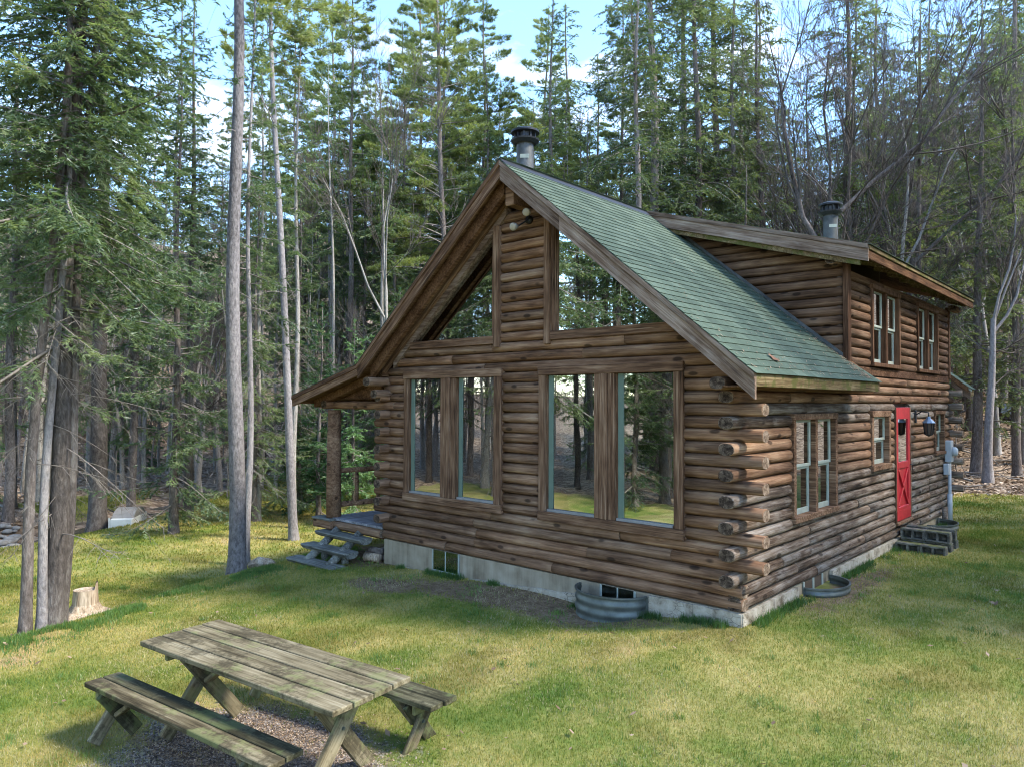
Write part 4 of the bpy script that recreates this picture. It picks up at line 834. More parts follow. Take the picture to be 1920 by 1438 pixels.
# tree stump in the lower lawn
sx, sy = -9.85, -3.8; sz = H(sx, sy); sp = empty('tree_stump', (sx, sy, sz)); tag(sp, 'pale cut tree stump with flared roots behind the dark trunks', 'stump'); n = 28; m = MB()
pr = [(0.48, -0.08), (0.36, 0.03), (0.235, 0.12), (0.195, 0.22), (0.185, 0.36), (0.18, 0.45)]; v = []
for i, (r, z) in enumerate(pr):
    for k in range(n):
        a = 2*math.pi*k/n; rr = r*(1+(0.34*max(0, math.sin(a*5+0.6)) if i < 3 else 0.04*math.sin(a*5))*(1.2-i*0.38 if i < 3 else 1)); zz = z
        if i == 5: zz = z+(0.11 if 0.2 < ((a-0.3) % (2*math.pi)) < 1.7 else 0)
        v.append((rr*math.cos(a), rr*math.sin(a), zz))
m.add(v, [(i*n+k, i*n+(k+1) % n, (i+1)*n+(k+1) % n, (i+1)*n+k) for i in range(5) for k in range(n)]); m.build('trunk', M['stump'], sp, False, m=TR((sx, sy, sz)))
MB().lathe([(0.001, 0.452), (0.178, 0.45)], n, (0, 0, 0)).build('cut_face', M['stump'], sp, m=TR((sx, sy, sz)))
# rotten log remains by the tall pine
rx, ry = pix(500, 13.6); rr_ = MB().tube([(-0.28, 0, 0), (-0.1, 0.02, 0.04), (0.1, -0.02, 0.03), (0.3, 0, -0.03)], [0.06, 0.11, 0.1, 0.03], 9); rr_.v = [(a+RND.uniform(-.02, .02), b+RND.uniform(-.02, .02), c+RND.uniform(-.03, .03)) for a, b, c in rr_.v]
tag(rr_.build('rotten_stump', M['stump'], None, False, m=TR((rx, ry, H(rx, ry)+0.05)) @ RotZ(0.7)), 'crumbling rotten stump on the lawn edge beside the porch steps', 'stump')
# split stump farther back, woodpile under a tarp, small white hut by the creek
x, y = pix(345, 24.5); b = MB().tube([(0, 0, -0.2), (0, 0, 0.15), (0, 0, 0.7)], [0.42, 0.34, 0.30], 14); b.v = [(p[0]*RND.uniform(.9, 1.1), p[1]*RND.uniform(.9, 1.1), p[2]+(RND.uniform(-.1, .12) if p[2] > .5 else 0)) for p in b.v]
tag(b.build('old_stump', M['bark'], None, False, m=TR((x, y, H(x, y)))), 'wide old brown stump at the back edge of the lower lawn', 'stump')
x, y = pix(1908, 37); z = H(x, y); wp = empty('woodpile', (x, y, z), 0.6); tag(wp, 'woodpile under a black tarp at the foot of the leafy hillside', 'woodpile')
for j in range(4):
    for i in range(9):
        MB().tube([(0, -0.25, 0), (0, 0.25, 0)], [0.09, 0.085], 8).build('firewood', M['bark'], wp, True, m=WM[wp.name] @ TR((-0.9+i*0.2+(j % 2)*0.1, RND.uniform(-.03, .03), 0.08+j*0.16)))
tv = []; tf = []; nx_, ny_ = 14, 6
for i in range(nx_+1):
    for j in range(ny_+1):
        u, w_ = i/nx_-0.5, j/ny_-0.5; e = max(abs(u), abs(w_))*2; tv.append((u*2.5, w_*1.0*(1+0.1*math.sin(i)), 0.82-0.5*max(0, e-0.72)/0.28*RND.uniform(0.7, 1.2)+RND.uniform(-0.03, 0.03)))
        if i and j: a = i*(ny_+1)+j; tf.append((a, a-1, a-ny_-2, a-ny_-1))
ob('tarp', mesh('tarp', tv, tf, M['tarp'], False), wp, WM[wp.name])
x, y = pix(246, 22.2); z = H(x, y); ht = empty('cold_frame', (x, y, z), -0.62); tag(ht, 'small pale arched cold frame behind twigs at the back of the lower lawn', 'cold frame'); hm = WM[ht.name]
MB().box(-0.78, 0.78, -0.3, 0.3, 0.02, 0.30, c=0.02).build('body', M['curtain'], ht, m=hm)
ar = [(-0.62+1.24*k/10, -0.3, 0.302+0.24*math.sin(math.pi*k/10)**0.6) for k in range(11)]
MB().prism(ar[::-1], (0, 0.6, 0)).build('arched_cover', M['alum'], ht, m=hm)
for q in (-0.78, 0.74): MB().box(q, q+0.04, -0.34, -0.302, -0.05, 0.345).build('frame_post', M['curtain'], ht, m=hm)
for q in range(7): MB().box(-0.6+q*0.2-0.012, -0.6+q*0.2+0.012, -0.325, -0.303, 0.03, 0.36).build('slat', M['alum'], ht, m=hm)
# creek stones
for i in range(26):
    px_ = RND.uniform(0, 35); dd = RND.uniform(18.5, 21.5); x, y = pix(px_*1.2, dd); s = RND.uniform(0.08, 0.19)
    m = MB().lathe([(0.001, -0.6), (0.7, -0.45), (1, 0), (0.75, 0.5), (0.3, 0.7), (0.001, 0.72)], 8); m.v = [(p[0]*s*RND.uniform(0.8, 1.2), p[1]*s*RND.uniform(0.8, 1.2), p[2]*s*0.7) for p in m.v]
    tag(m.build('creek_stone', M['rock'], None, True, m=TR((x, y, H(x, y)+0.06)) @ RotZ(RND.uniform(0, 6))), 'rounded grey stone in the creek bed at the left edge', 'stone', 'stones in the creek bed')

zl = 2.757+0.05; ro = MB(); lf = [(0, -0.5), (0.28, -0.2), (0.5, -0.3), (0.38, 0.1), (0.52, 0.35), (0.2, 0.28), (0, 0.55), (-0.2, 0.28), (-0.52, 0.35), (-0.38, 0.1), (-0.5, -0.3), (-0.28, -0.2)]
yl = 0.52; xl = 0.17; zl = RTOP(xl)+0.03
ro.prism([(a*0.17, b*0.17, 0.02*abs(a)) for a, b in lf], (0, 0, 0.002)); tag(ro.build('fallen_leaf', M['litter_dark'], None, m=TR((xl, yl, zl)) @ RotY(0.69) @ RotZ(0.5)), 'single brown maple leaf lying near the roof eave', 'leaf')
# ---------------------------------------------------------------- trees
def tubes(P0, P1, R0, R1, n=3):
    P0, P1 = np.asarray(P0, float), np.asarray(P1, float); N = len(P0); d = P1-P0; d /= np.linalg.norm(d, axis=1, keepdims=True)+1e-9
    a = np.where(np.abs(d[:, 2:3]) < 0.9, [[0, 0, 1.0]], [[1.0, 0, 0]]); u = np.cross(d, a); u /= np.linalg.norm(u, axis=1, keepdims=True)+1e-9; w = np.cross(d, u)
    V = np.zeros((N, 2, n, 3))
    for k in range(n):
        q = 2*math.pi*k/n; o = u*math.cos(q)+w*math.sin(q); V[:, 0, k] = P0+o*np.asarray(R0)[:, None]; V[:, 1, k] = P1+o*np.asarray(R1)[:, None]
    b = (np.arange(N)*2*n)[:, None]; F = np.concatenate([np.stack([b[:, 0]+k, b[:, 0]+(k+1) % n, b[:, 0]+n+(k+1) % n, b[:, 0]+n+k], -1) for k in range(n)])
    return V.reshape(-1, 3), F
class Wood:
    def __init__(s): s.a = []; s.b = []; s.r0 = []; s.r1 = []
    def path(s, pts, rads):
        for i in range(len(pts)-1): s.a.append(pts[i]); s.b.append(pts[i+1]); s.r0.append(rads[i]); s.r1.append(rads[i+1])
    def mesh(s, name, mat, n=3):
        V, F = tubes(s.a, s.b, s.r0, s.r1, n); return npmesh(name, V, F, mat, True)
class Blades:
    def __init__(s): s.B = []; s.D = []; s.W = []
    def add(s, B, D, W): s.B.append(B); s.D.append(D); s.W.append(W)
    def mesh(s, name, mat):
        B, D, W = np.concatenate(s.B), np.concatenate(s.D), np.concatenate(s.W); V = np.stack([B-W, B+W, B+D], 1).reshape(-1, 3)
        return npmesh(name, V, np.arange(len(V)).reshape(-1, 3), mat)
def unit(v): return v/(np.linalg.norm(v, axis=-1, keepdims=True)+1e-9)
def trunk_mesh(name, Hh, r, mat, seed, lean=(0, 0), flare=1.35, wob=0.05, taper=0.12, n=12, fork=None):
    rs = np.random.RandomState(seed); zs = np.concatenate([[-0.4, 0.0, 0.12, 0.35, 0.8], np.linspace(1.5, Hh, 18)]); m = MB(); pts = []; rad = []
    ph = rs.rand(4)*6
    for z in zs:
        t = max(z, 0)/Hh; pts.append((lean[0]*t+wob*math.sin(z*0.7+ph[0])*min(1, max(z, 0)/2), lean[1]*t+wob*math.sin(z*0.6+ph[1])*min(1, max(z, 0)/2), z))
        rad.append(max(0.012, r*(1-t*(1-taper))*(1+(flare-1)*math.exp(-max(z, 0)/0.22))))
    m.tube(pts, rad, n)
    me = mesh(name, m.v, m.f, mat, True)
    C = lambda z: np.array([np.interp(z, zs, [p[i] for p in pts]) for i in (0, 1)]+[z]); Rr = lambda z: float(np.interp(z, zs, rad))
    return me, C, Rr
def conifer(kind, seed, Hh, r, live0, lmax, bark='bark', fol='spruce', lean=(0, 0), dead0=1.2, dens=1.0, droop=0.5, bl=0.105, bw=0.0165, whorl=0.34, nper=5, tip=1.0, dead=1.0, sprig=0.12, fine=5):
    rs = np.random.RandomState(seed); tme, C, Rr = trunk_mesh('trunk', Hh, r, M[bark], seed, lean); wd = Wood(); tw = Wood(); bd = Blades()
    z = dead0
    while z < Hh-0.25:
        live = z > live0+rs.uniform(-0.9, 0.6); t = (z-live0)/(Hh-live0)
        nb = nper if live else max(1, int(round(nper*0.62*dead*rs.uniform(0.4, 1.3))))
        for b in range(nb):
            live = z > live0+rs.uniform(-1.9, 0.9)
            if live and rs.rand() > dens: continue
            az = rs.rand()*2*math.pi; zz = z+rs.uniform(-0.9, 0.9)*whorl
            if live and math.sin(az*2+zz*0.8+seed)*math.sin(zz*1.7+seed*2) > 0.62: continue
            if zz >= Hh-0.1: continue
            if live: L = lmax*(0.14+0.86*(1-max(t, 0))**0.8)*rs.uniform(0.42, 1.2)
            else: L = lmax*rs.uniform(0.2, 0.75)
            if kind == 'pine': e0 = rs.uniform(0.05, 0.45)+0.35*max(t, 0); dr = rs.uniform(0.0, 0.25)
            elif kind == 'hemlock': e0 = rs.uniform(-0.05, 0.3)+0.3*max(t, 0); dr = droop*rs.uniform(0.5, 1.1)
            else: e0 = -0.3*(1-max(t, 0))+0.5*max(t, 0)+rs.uniform(-0.28, 0.28); dr = droop*rs.uniform(0.1, 0.7)*(1-0.6*max(t, 0))
            if not live: e0 = rs.uniform(-0.5, 0.15); dr = rs.uniform(0.3, 1.0)
            o = C(zz); n = 6; T = np.linspace(0, 1, n+1); wig = rs.uniform(-0.25, 0.25)
            ca, sa = np.cos(az+wig*T), np.sin(az+wig*T); ra = L*T
            up = L*(e0*T-dr*T**2+(0.22*tip*T**4 if kind == 'spruce' else 0)); pts = np.stack([o[0]+ca*ra, o[1]+sa*ra, o[2]+up], 1)
            br = max(0.006, min(Rr(zz)*0.32, 0.011*L+0.004)); rads = br*(1.0 if live else 0.42)*(1-0.86*T); wd.path(pts, rads)
            dirs = unit(np.gradient(pts, axis=0))
            ns = int(L/sprig); 
            if not live: ns = int(L/0.17)
            if ns < 2: continue
            st = np.sort(rs.uniform(0.12 if kind != 'pine' else 0.42, 1.0, ns)); side = np.where(np.arange(ns) % 2, 1.0, -1.0)
            P = np.stack([np.interp(st, T, pts[:, i]) for i in range(3)], 1); Dd = unit(np.stack([np.interp(st, T, dirs[:, i]) for i in range(3)], 1))
            lat = unit(np.cross(Dd, [0, 0, 1.0])); ang = rs.uniform(0.6, 1.15, ns)[:, None]
            sd = unit(Dd*np.cos(ang)+lat*side[:, None]*np.sin(ang)+np.array([0, 0, 1.0])*rs.uniform(-0.95, 0.08, ns)[:, None]*(1.0 if kind != 'pine' else -0.3))
            sl = (0.10+0.30*L*(1-st)*rs.uniform(0.5, 1.1, ns))*(1 if live else 0.9); sl = np.clip(sl, 0.08, 0.75)
            if kind == 'pine': sl = np.clip(sl, 0.1, 0.5)
            if not live:
                for i in range(ns):
                    e = P[i]+sd[i]*sl[i]*0.6+np.array([0, 0, -0.05*sl[i]]); e2 = P[i]+sd[i]*sl[i]+np.array([0, 0, -0.22*sl[i]]); tw.path([P[i], e, e2], [0.0045, 0.0032, 0.0016])
                    if rs.rand() < 0.6: s2 = unit(sd[i]+rs.uniform(-0.7, 0.7, 3)); tw.path([e, e+s2*sl[i]*0.4], [0.003, 0.0015])
                continue
            sel = rs.rand(ns) < 0.4
            for i in np.where(sel)[0]: tw.path([P[i], P[i]+sd[i]*sl[i]*0.9], [0.004, 0.0015])
            if kind == 'pine':
                # bundles of long needles at the shoot ends
                sl = np.clip(sl*1.5, 0.12, 0.75); ends = P+sd*sl[:, None]; lt = unit(np.cross(sd, [0, 0, 1.0]))*sl[:, None]*0.3
                cen = np.concatenate([ends, P+sd*sl[:, None]*0.7+lt, P+sd*sl[:, None]*0.7-lt, P+sd*sl[:, None]*0.4]); ax = np.concatenate([sd, unit(sd+lt*2), unit(sd-lt*2), sd])
                k = 11; Cn = np.repeat(cen, k, 0)+rs.normal(0, 0.02, (len(cen)*k, 3)); A = np.repeat(ax, k, 0)
                nd = unit(A*0.7+rs.normal(0, 0.5, A.shape)*np.array([1, 1, 0.8])+np.array([0, 0, 0.3])); ln = rs.uniform(0.7, 1.3, len(A))[:, None]*bl*1.35
                W = unit(np.cross(nd, rs.normal(0, 1, A.shape)))*bw*0.8; bd.add(Cn, nd*ln, W)
            else:
                nbld = np.maximum(3, (sl/0.030*fine/2).astype(int)); ii = np.repeat(np.arange(ns), nbld); m_ = len(ii); u = rs.rand(m_)
                Bp = P[ii]+sd[ii]*(sl[ii]*u)[:, None]+np.array([0, 0, -1.0])*(0.12*sl[ii]*u**2)[:, None]+rs.normal(0, 0.006, (m_, 3))
                sl2 = unit(np.cross(sd[ii], [0, 0, 1.0])); nd = unit(sd[ii]*0.8+sl2*(np.where(rs.rand(m_) < 0.5, 1, -1)*rs.uniform(0.35, 1.0, m_))[:, None]+rs.normal(0, 0.28, (m_, 3)))
                ln = rs.uniform(0.6, 1.3, m_)[:, None]*bl; W = unit(np.cross(nd, rs.normal(0, 0.5, (m_, 3))+np.array([0, 0, 1.0])))*bw; bd.add(Bp, nd*ln, W)
                # needles along the branch itself
                nb_ = int(L/0.03); u = rs.uniform(0.25, 1.0, nb_); Pb = np.stack([np.interp(u, T, pts[:, i]) for i in range(3)], 1); Db = np.stack([np.interp(u, T, dirs[:, i]) for i in range(3)], 1)
                nd = unit(Db+rs.normal(0, 0.6, (nb_, 3))); W = unit(np.cross(nd, rs.normal(0, 1, (nb_, 3))))*bw; bd.add(Pb, nd*bl, W)
        z += whorl*rs.uniform(0.7, 1.3)*(1.0 if live else 1.25)
    # leader
    n_ = 60; u = rs.uniform(Hh-0.9, Hh+0.1, n_); B = np.stack([C(q) for q in u]); nd = unit(rs.normal(0, 0.6, (n_, 3))+[0, 0, 0.8]); bd.add(B, nd*bl*1.2, unit(np.cross(nd, rs.normal(0, 1, (n_, 3))))*bw)
    tw.a += wd.a; tw.b += wd.b; tw.r0 += wd.r0; tw.r1 += wd.r1
    return [('trunk', tme), ('branches', tw.mesh('branches', M['twig'], 3)), ('crown', bd.mesh('crown', M[fol]))]
def decid(seed, Hh, r, bark='bark', lean=(0, 0), fork=0.5, levels=5, spread=0.55, buds=False):
    rs = np.random.RandomState(seed); big = Wood(); sm = Wood()
    def grow(p, d, L, rad, lev):
        n = 4 if lev < 3 else 3; pts = [p]; rads = [rad]; dd = d.copy()
        for i in range(n):
            dd = unit(dd+rs.normal(0, 0.13 if lev else 0.05, 3)+np.array([0, 0, 0.07 if lev else 0.02])); pts.append(pts[-1]+dd*L/n); rads.append(rad*(1-(0.42 if lev == 0 else 0.55)*(i+1)/n))
        (big if lev < 2 else sm).path(pts, rads)
        if lev >= levels: return
        k = (3 if lev == 0 else rs.randint(4, 7) if lev < levels-1 else rs.randint(3, 6))
        for j in range(k):
            u = rs.uniform(0.75, 1.0) if lev == 0 else rs.uniform(0.25, 1.0); i = min(int(u*n), n-1); q = pts[i]+(pts[i+1]-pts[i])*(u*n-i)
            ax = unit(rs.normal(0, 1, 3)); nd = unit(dd+np.cross(dd, ax)*rs.uniform(0.4, 1.25)*spread*1.5+np.array([0, 0, 0.12])); grow(q, nd, L*(rs.uniform(0.62, 0.95) if lev == 0 else rs.uniform(0.42, 0.68)), max(0.0055, rads[i]*rs.uniform(0.42, 0.68)), lev+1)
        if lev == 1: return
        if lev == 0:
            for j in range(5):
                u = rs.uniform(0.45, 0.95); i = min(int(u*n), n-1); q = pts[i]; a = rs.rand()*6.28; grow(q, unit(np.array([math.cos(a), math.sin(a), rs.uniform(0.1, 0.6)])), L*rs.uniform(0.25, 0.42), rad*0.2, 2)
    d0 = unit(np.array([lean[0]/Hh, lean[1]/Hh, 1.0])); grow(np.array([0, 0, 0.75]), d0, Hh*fork-0.75, r, 0)
    tm = Wood(); tm.path([np.array([0, 0, -0.4]), np.array([0, 0, 0.1]), np.array([0, 0, 0.4]), np.array([0, 0, 0.76])], [r*1.5, r*1.35, r*1.1, r])
    big.a = tm.a+big.a; big.b = tm.b+big.b; big.r0 = tm.r0+big.r0; big.r1 = tm.r1+big.r1
    return [('trunk', big.mesh('trunk', M[bark], 10)), ('crown', sm.mesh('crown', M['twig_dark'], 3))]
PROTO = {}
PROTO['spruce_a'] = conifer('spruce', 11, 17.0, 0.15, 5.2, 2.3, droop=0.55, dead0=3.2, dead=0.8)
PROTO['spruce_b'] = conifer('spruce', 12, 19.0, 0.17, 7.5, 2.1, dens=0.95, bark='bark_dark', droop=0.6, dead0=3.6, dead=0.8)
PROTO['hemlock_b'] = conifer('hemlock', 27, 23.0, 0.2, 4.0, 3.6, fol='hemlock', dead0=3.0, droop=0.6, dens=0.85, whorl=0.4, sprig=0.12, bl=0.105, bw=0.02, fine=2.6)
PROTO['spruce_full'] = conifer('spruce', 13, 14.5, 0.14, 1.2, 2.3, fol='spruce', dead0=0.6, droop=0.5)
PROTO['young_fir'] = conifer('spruce', 14, 6.0, 0.07, 0.5, 1.5, fol='youngfir', dead0=0.3, droop=0.35, whorl=0.26, sprig=0.11)
PROTO['pine_a'] = conifer('pine', 15, 22.0, 0.17, 11.5, 2.7, fol='pine', dead0=4.0, dens=0.85, whorl=0.42, nper=5, dead=0.8, sprig=0.10, bw=0.014)
PROTO['pine_b'] = conifer('pine', 16, 20.0, 0.14, 9.5, 2.3, fol='pine', dead0=4.0, dens=0.8, whorl=0.42, nper=5, dead=0.9, bark='bark_grey', sprig=0.10, bw=0.014)
PROTO['pine_c'] = conifer('pine', 26, 25.0, 0.19, 9.0, 3.2, fol='pine', dead0=5.0, dens=0.85, whorl=0.45, nper=5, dead=0.7, sprig=0.10, bw=0.014)
PROTO['hemlock_a'] = conifer('hemlock', 17, 18.0, 0.17, 3.2, 3.0, fol='hemlock', dead0=2.0, droop=0.7, dens=0.8, whorl=0.4, sprig=0.105, bl=0.10, bw=0.02, fine=3)
PROTO['pole_spruce'] = conifer('spruce', 18, 16.0, 0.09, 9.0, 1.45, dead0=3.4, droop=0.7, dens=0.75, bark='bark_pale', dead=1.3)
PROTO['bare_a'] = decid(31, 17, 0.17, 'bark', fork=0.45); PROTO['bare_b'] = decid(32, 15, 0.13, 'bark_pale', fork=0.4, spread=0.42); PROTO['bare_c'] = decid(33, 14, 0.11, 'bark_grey', fork=0.3, spread=0.5)
PROTO['sapling'] = decid(24, 5.0, 0.03, 'twig', fork=0.35, levels=3, spread=0.5)
NAME = dict(spruce_a='spruce_tree', spruce_b='spruce_tree', spruce_full='spruce_tree', young_fir='young_fir', pine_a='pine_tree', pine_b='pine_tree', hemlock_a='hemlock_tree', hemlock_b='hemlock_tree', pine_c='pine_tree', pole_spruce='spruce_tree', bare_a='bare_tree', bare_b='bare_tree', bare_c='bare_tree', sapling='bare_sapling')
def place(parts, name, x, y, label, group=None, cat='tree', rz=0.0, s=1.0, sz=None, tilt=(0, 0), z=None):
    z = H(x, y) if z is None else z
    root = bpy.data.objects.new(name, None); root.empty_display_size = 0.2; COL.objects.link(root)
    root.location = (x, y, z); root.rotation_euler = (tilt[0], tilt[1], rz); root.scale = (s, s, sz or s); tag(root, label, cat, group)
    for nm, me in parts:
        o = bpy.data.objects.new(nm, me); COL.objects.link(o); o.parent = root
        if nm == 'branches': o['kind'] = 'stuff'
    return root
TP = random.Random(5)
# trees of the photograph that can be told apart, near to far
own = lambda *a, **k: conifer(*a, bl=0.09, bw=0.0115, fine=6, **k) if a[0] == 'spruce' else conifer(*a, **k)
place(own('spruce', 101, 15.0, 0.075, 5.4, 2.0, lean=(0.5, 0.5), bark='bark', dead0=2.2, droop=0.6, dead=0.7), 'spruce_tree', -7.79, -5.18, 'slim brown spruce trunk, leftmost of the cluster on the lawn edge', rz=0)
place(own('spruce', 102, 13.0, 0.065, 5.6, 1.7, lean=(0.2, 0.3), bark='bark_grey', dead0=2.6, droop=0.6, dead=0.6), 'spruce_tree', -7.80, -4.98, 'slim grey spruce trunk between two thicker ones on the lawn edge')
place(own('spruce', 103, 17.0, 0.135, 4.7, 2.9, lean=(0.35, 0.35), bark='bark_dark', dead0=1.6, droop=0.6, dead=1.1, sprig=0.11), 'spruce_tree', -7.88, -4.84, 'thick dark spruce with drooping branches at the lawn edge')
place(own('spruce', 104, 15.0, 0.085, 5.2, 2.4, lean=(0.45, 0.45), bark='bark_dark', dead0=2.4, droop=0.6, dead=0.7), 'spruce_tree', -7.98, -4.71, 'dark forked spruce trunk growing against the thick spruce')
place(own('pine', 105, 22.0, 0.15, 13.0, 2.6, lean=(-0.25, -0.2), bark='bark_grey', fol='pine', dead0=4.2, whorl=0.6, dead=0.42), 'pine_tree', -8.98, -1.58, 'tall straight grey pine trunk standing alone left of the porch')
place(own('spruce', 106, 14.0, 0.08, 6.0, 1.6, bark='bark_grey', dead0=2.0, dead=1.2), 'spruce_tree', -11.55, -0.05, 'thin grey spruce trunk just behind the tall straight pine')
place(own('pine', 107, 21.0, 0.118, 12.0, 2.5, lean=(-0.9, -0.75), bark='bark_grey', fol='pine', dead0=3.5, whorl=0.55, dead=0.5), 'pine_tree', -13.4, 2.24, 'tall grey pine left of the porch roof, leaning slightly left')
place(PROTO['pole_spruce'], 'spruce_tree', -15.0, 3.2, 'slim pole spruce close behind the leaning pine left of the porch', rz=1, s=1.0)
place(PROTO['pole_spruce'], 'spruce_tree', -19.04, 1.45, 'pale slim trunk, left one of a pair at the back of the lower lawn', rz=2, s=1.1)
place(PROTO['spruce_b'], 'spruce_tree', -18.85, 1.85, 'grey trunk, right one of a pair at the back of the lower lawn', rz=3.3, s=0.85)
place(PROTO['spruce_b'], 'spruce_tree', -20.48, -0.19, 'stout dark grey trunk at the creek edge of the lower lawn', rz=0.6, s=1.55, sz=1.1)
place(PROTO['pole_spruce'], 'spruce_tree', -16.85, 3.09, 'thin pale trunk between the tall pine and the porch', rz=4, s=0.95)
place(PROTO['bare_c'], 'bare_tree', -22.5, 3.9, 'leaning bare tree at the far end of the lower lawn', rz=4.4, s=0.95, tilt=(0.06, 0.1))
for px_, d, kind, s, sz, lab in (
    (620, 31, 'pine_b', 1.15, 1.1, 'pine with pale yellow green boughs left of the gable peak'), (655, 29, 'pine_a', 0.95, 0.95, 'dark stemmed pine just right of the pale yellow green one'), (700, 38, 'pine_b', 1.1, 1.05, 'pine behind the gable rake, between two thicker pines'),
    (785, 33, 'pine_c', 0.85, 0.95, 'straight thick pine above the left roof slope'), (835, 37, 'pine_b', 1.05, 0.95, 'slender pine second left of the stove pipe'), (905, 34, 'pine_c', 0.95, 0.95, 'tall bushy pine next left of the front stove pipe'),
    (1000, 40, 'pole_spruce', 1.2, 1.0, 'pole tree with thin top behind the front stove pipe'), (1195, 24, 'hemlock_b', 0.85, 0.85, 'tall lacy hemlock above the green roof slope'), (1090, 33, 'hemlock_b', 0.8, 0.72, 'smaller hemlock left of the tall lacy one'),
    (1525, 24, 'bare_a', 1.25, 1.2, 'big forked bare tree behind the dormer stove pipe'), (1660, 27, 'bare_b', 1.3, 1.3, 'tall bare tree right of the big forked one'), (1400, 25, 'hemlock_a', 0.8, 0.62, 'low dense hemlock just above the dormer roof'),
    (1850, 24, 'bare_c', 1.25, 1.3, 'many stemmed bare tree at the upper right edge'), (1868, 31, 'bare_b', 1.0, 1.1, 'pale trunked tree at the foot of the hillside right of the cabin'), (1490, 24, 'young_fir', 1.2, 1.0, 'dark green hemlock clump left of the dormer stove pipe'),
    (1780, 34, 'spruce_a', 1.0, 0.9, 'dark spruce right of the dormer eave'), (560, 24, 'spruce_full', 0.8, 0.72, 'dark full spruce between the two tall pines'), (480, 22, 'spruce_full', 0.75, 0.7, 'full green spruce right of the lone pine trunk'),
    (665, 22, 'young_fir', 1.1, 1.0, 'young bright fir seen through the porch'), (600, 23, 'young_fir', 1.15, 1.1, 'young bright fir behind the porch post'), (720, 27, 'spruce_full', 0.7, 0.62, 'green spruce touching the left roof rake'),
    (330, 20, 'spruce_full', 0.9, 0.9, 'broad spruce with pale lower boughs left of the lone pine'), (250, 24, 'spruce_a', 1.0, 0.85, 'spruce half hidden behind the drooping spruce boughs'), (20, 22, 'spruce_a', 1.0, 0.8, 'spruce at the left edge beyond the creek'),
    (1905, 26, 'hemlock_a', 0.9, 0.8, 'hemlock with dark boughs at the right edge'), (1700, 40, 'hemlock_a', 1.0, 0.8, 'hemlock on the slope behind the dormer'), (1600, 36, 'spruce_a', 0.9, 0.8, 'spruce behind the dormer stove pipe on the slope')):
    x, y = pix(px_, d); place(PROTO[kind], NAME[kind], x, y, lab, rz=TP.uniform(0, 6.28), s=s, sz=sz)
# the woods behind: every tree its own object
taken = [(-7.8, -5)]
LAB = dict(spruce_a='green spruce in the woods behind the lawn', spruce_b='dark barked spruce in the woods behind the lawn', spruce_full='full skirted spruce in the woods', young_fir='young fir in the undergrowth at the edge of the woods', pine_a='brown barked pine in the woods behind the cabin', pine_b='grey barked pine in the woods behind the cabin', hemlock_a='hemlock in the woods behind the cabin', pole_spruce='slim pale trunked spruce in the woods', bare_a='bare brown deciduous tree in the woods', bare_b='bare pale deciduous tree in the woods', bare_c='bare grey many branched tree in the woods', sapling='bare sapling in the undergrowth of the woods')
GRP = {k: LAB[k]+' (repeat)' for k in LAB}
def ok(x, y, mind):
    if -10.5 < x < 4 and -9 < y < 16: return False
    for (a, b) in taken:
        if (a-x)**2+(b-y)**2 < mind*mind: return False
    return True
SECT = ((150, 'at the left edge'), (420, 'left of the lone tall pine'), (540, 'between the two tall grey pines'), (760, 'left of the cabin roof'), (980, 'behind the gable peak'), (1250, 'behind the green roof slope'), (1560, 'behind the dormer roof'), (1790, 'beyond the dormer eave'), (9999, 'at the right edge'))
LOOK = dict(spruce_a='green spruce', spruce_b='dark barked spruce', spruce_full='full skirted spruce', young_fir='young bright fir', pine_a='brown barked pine', pine_b='grey barked pine', hemlock_a='lacy hemlock', hemlock_b='tall broad hemlock', pine_c='tall broad pine', pole_spruce='slim pale spruce', bare_a='bare brown tree', bare_b='bare pale tree', bare_c='bare grey tree', sapling='thin bare sapling')
SAME = {}
def scatter(n, px0, px1, d0, d1, kinds, smin=0.8, smax=1.15, mind=1.6, low=None):
    c = 0; tries = 0
    while c < n and tries < n*40:
        tries += 1; px_ = TP.uniform(px0, px1); d = d0+(d1-d0)*TP.random()**0.9; x, y = pix(px_, d)
        if not ok(x, y, mind) or float(creekd(np.array(x), np.array(y))) < 1.6: continue
        k = TP.choice(kinds); s = TP.uniform(smin, smax); taken.append((x, y)); sz = s*TP.uniform(0.88, 1.1)
        lab = LOOK[k]+(' in front rank ' if d < 30 else ' in second rank ' if d < 38 else ' in third rank ' if d < 47 else ' far up the hillside ')+[b for a, b in SECT if px_ < a][0]
        SAME.setdefault(lab, []).append((px_, place(PROTO[k], NAME[k], x, y, lab, LOOK[k]+' trees of the woods', rz=TP.uniform(0, 6.28), s=s, sz=sz, tilt=(TP.gauss(0, 0.015), TP.gauss(0, 0.015))))); c += 1
scatter(24, -60, 420, 23, 40, ['spruce_a', 'spruce_b', 'pole_spruce', 'pole_spruce', 'bare_c', 'bare_b'], 0.7, 1.0)
scatter(24, 330, 760, 26, 44, ['pole_spruce', 'pole_spruce', 'spruce_b', 'pine_b', 'pine_a', 'spruce_a'], 0.75, 1.0)
scatter(34, 660, 1180, 28, 52, ['pine_a', 'pine_b', 'pine_c', 'spruce_b', 'hemlock_a', 'pole_spruce'], 0.78, 1.0, 1.4)
scatter(58, 1040, 1980, 25, 52, ['hemlock_a', 'bare_a', 'hemlock_a', 'bare_c', 'hemlock_b', 'hemlock_b', 'bare_b', 'hemlock_b'], 0.9, 1.25, 1.3)
scatter(60, -80, 2000, 46, 85, ['bare_a', 'bare_b', 'spruce_full', 'bare_c', 'spruce_a', 'hemlock_b'], 0.8, 1.1, 2.2)
scatter(40, -60, 760, 24, 46, ['sapling', 'sapling', 'young_fir'], 0.7, 1.3, 0.8)
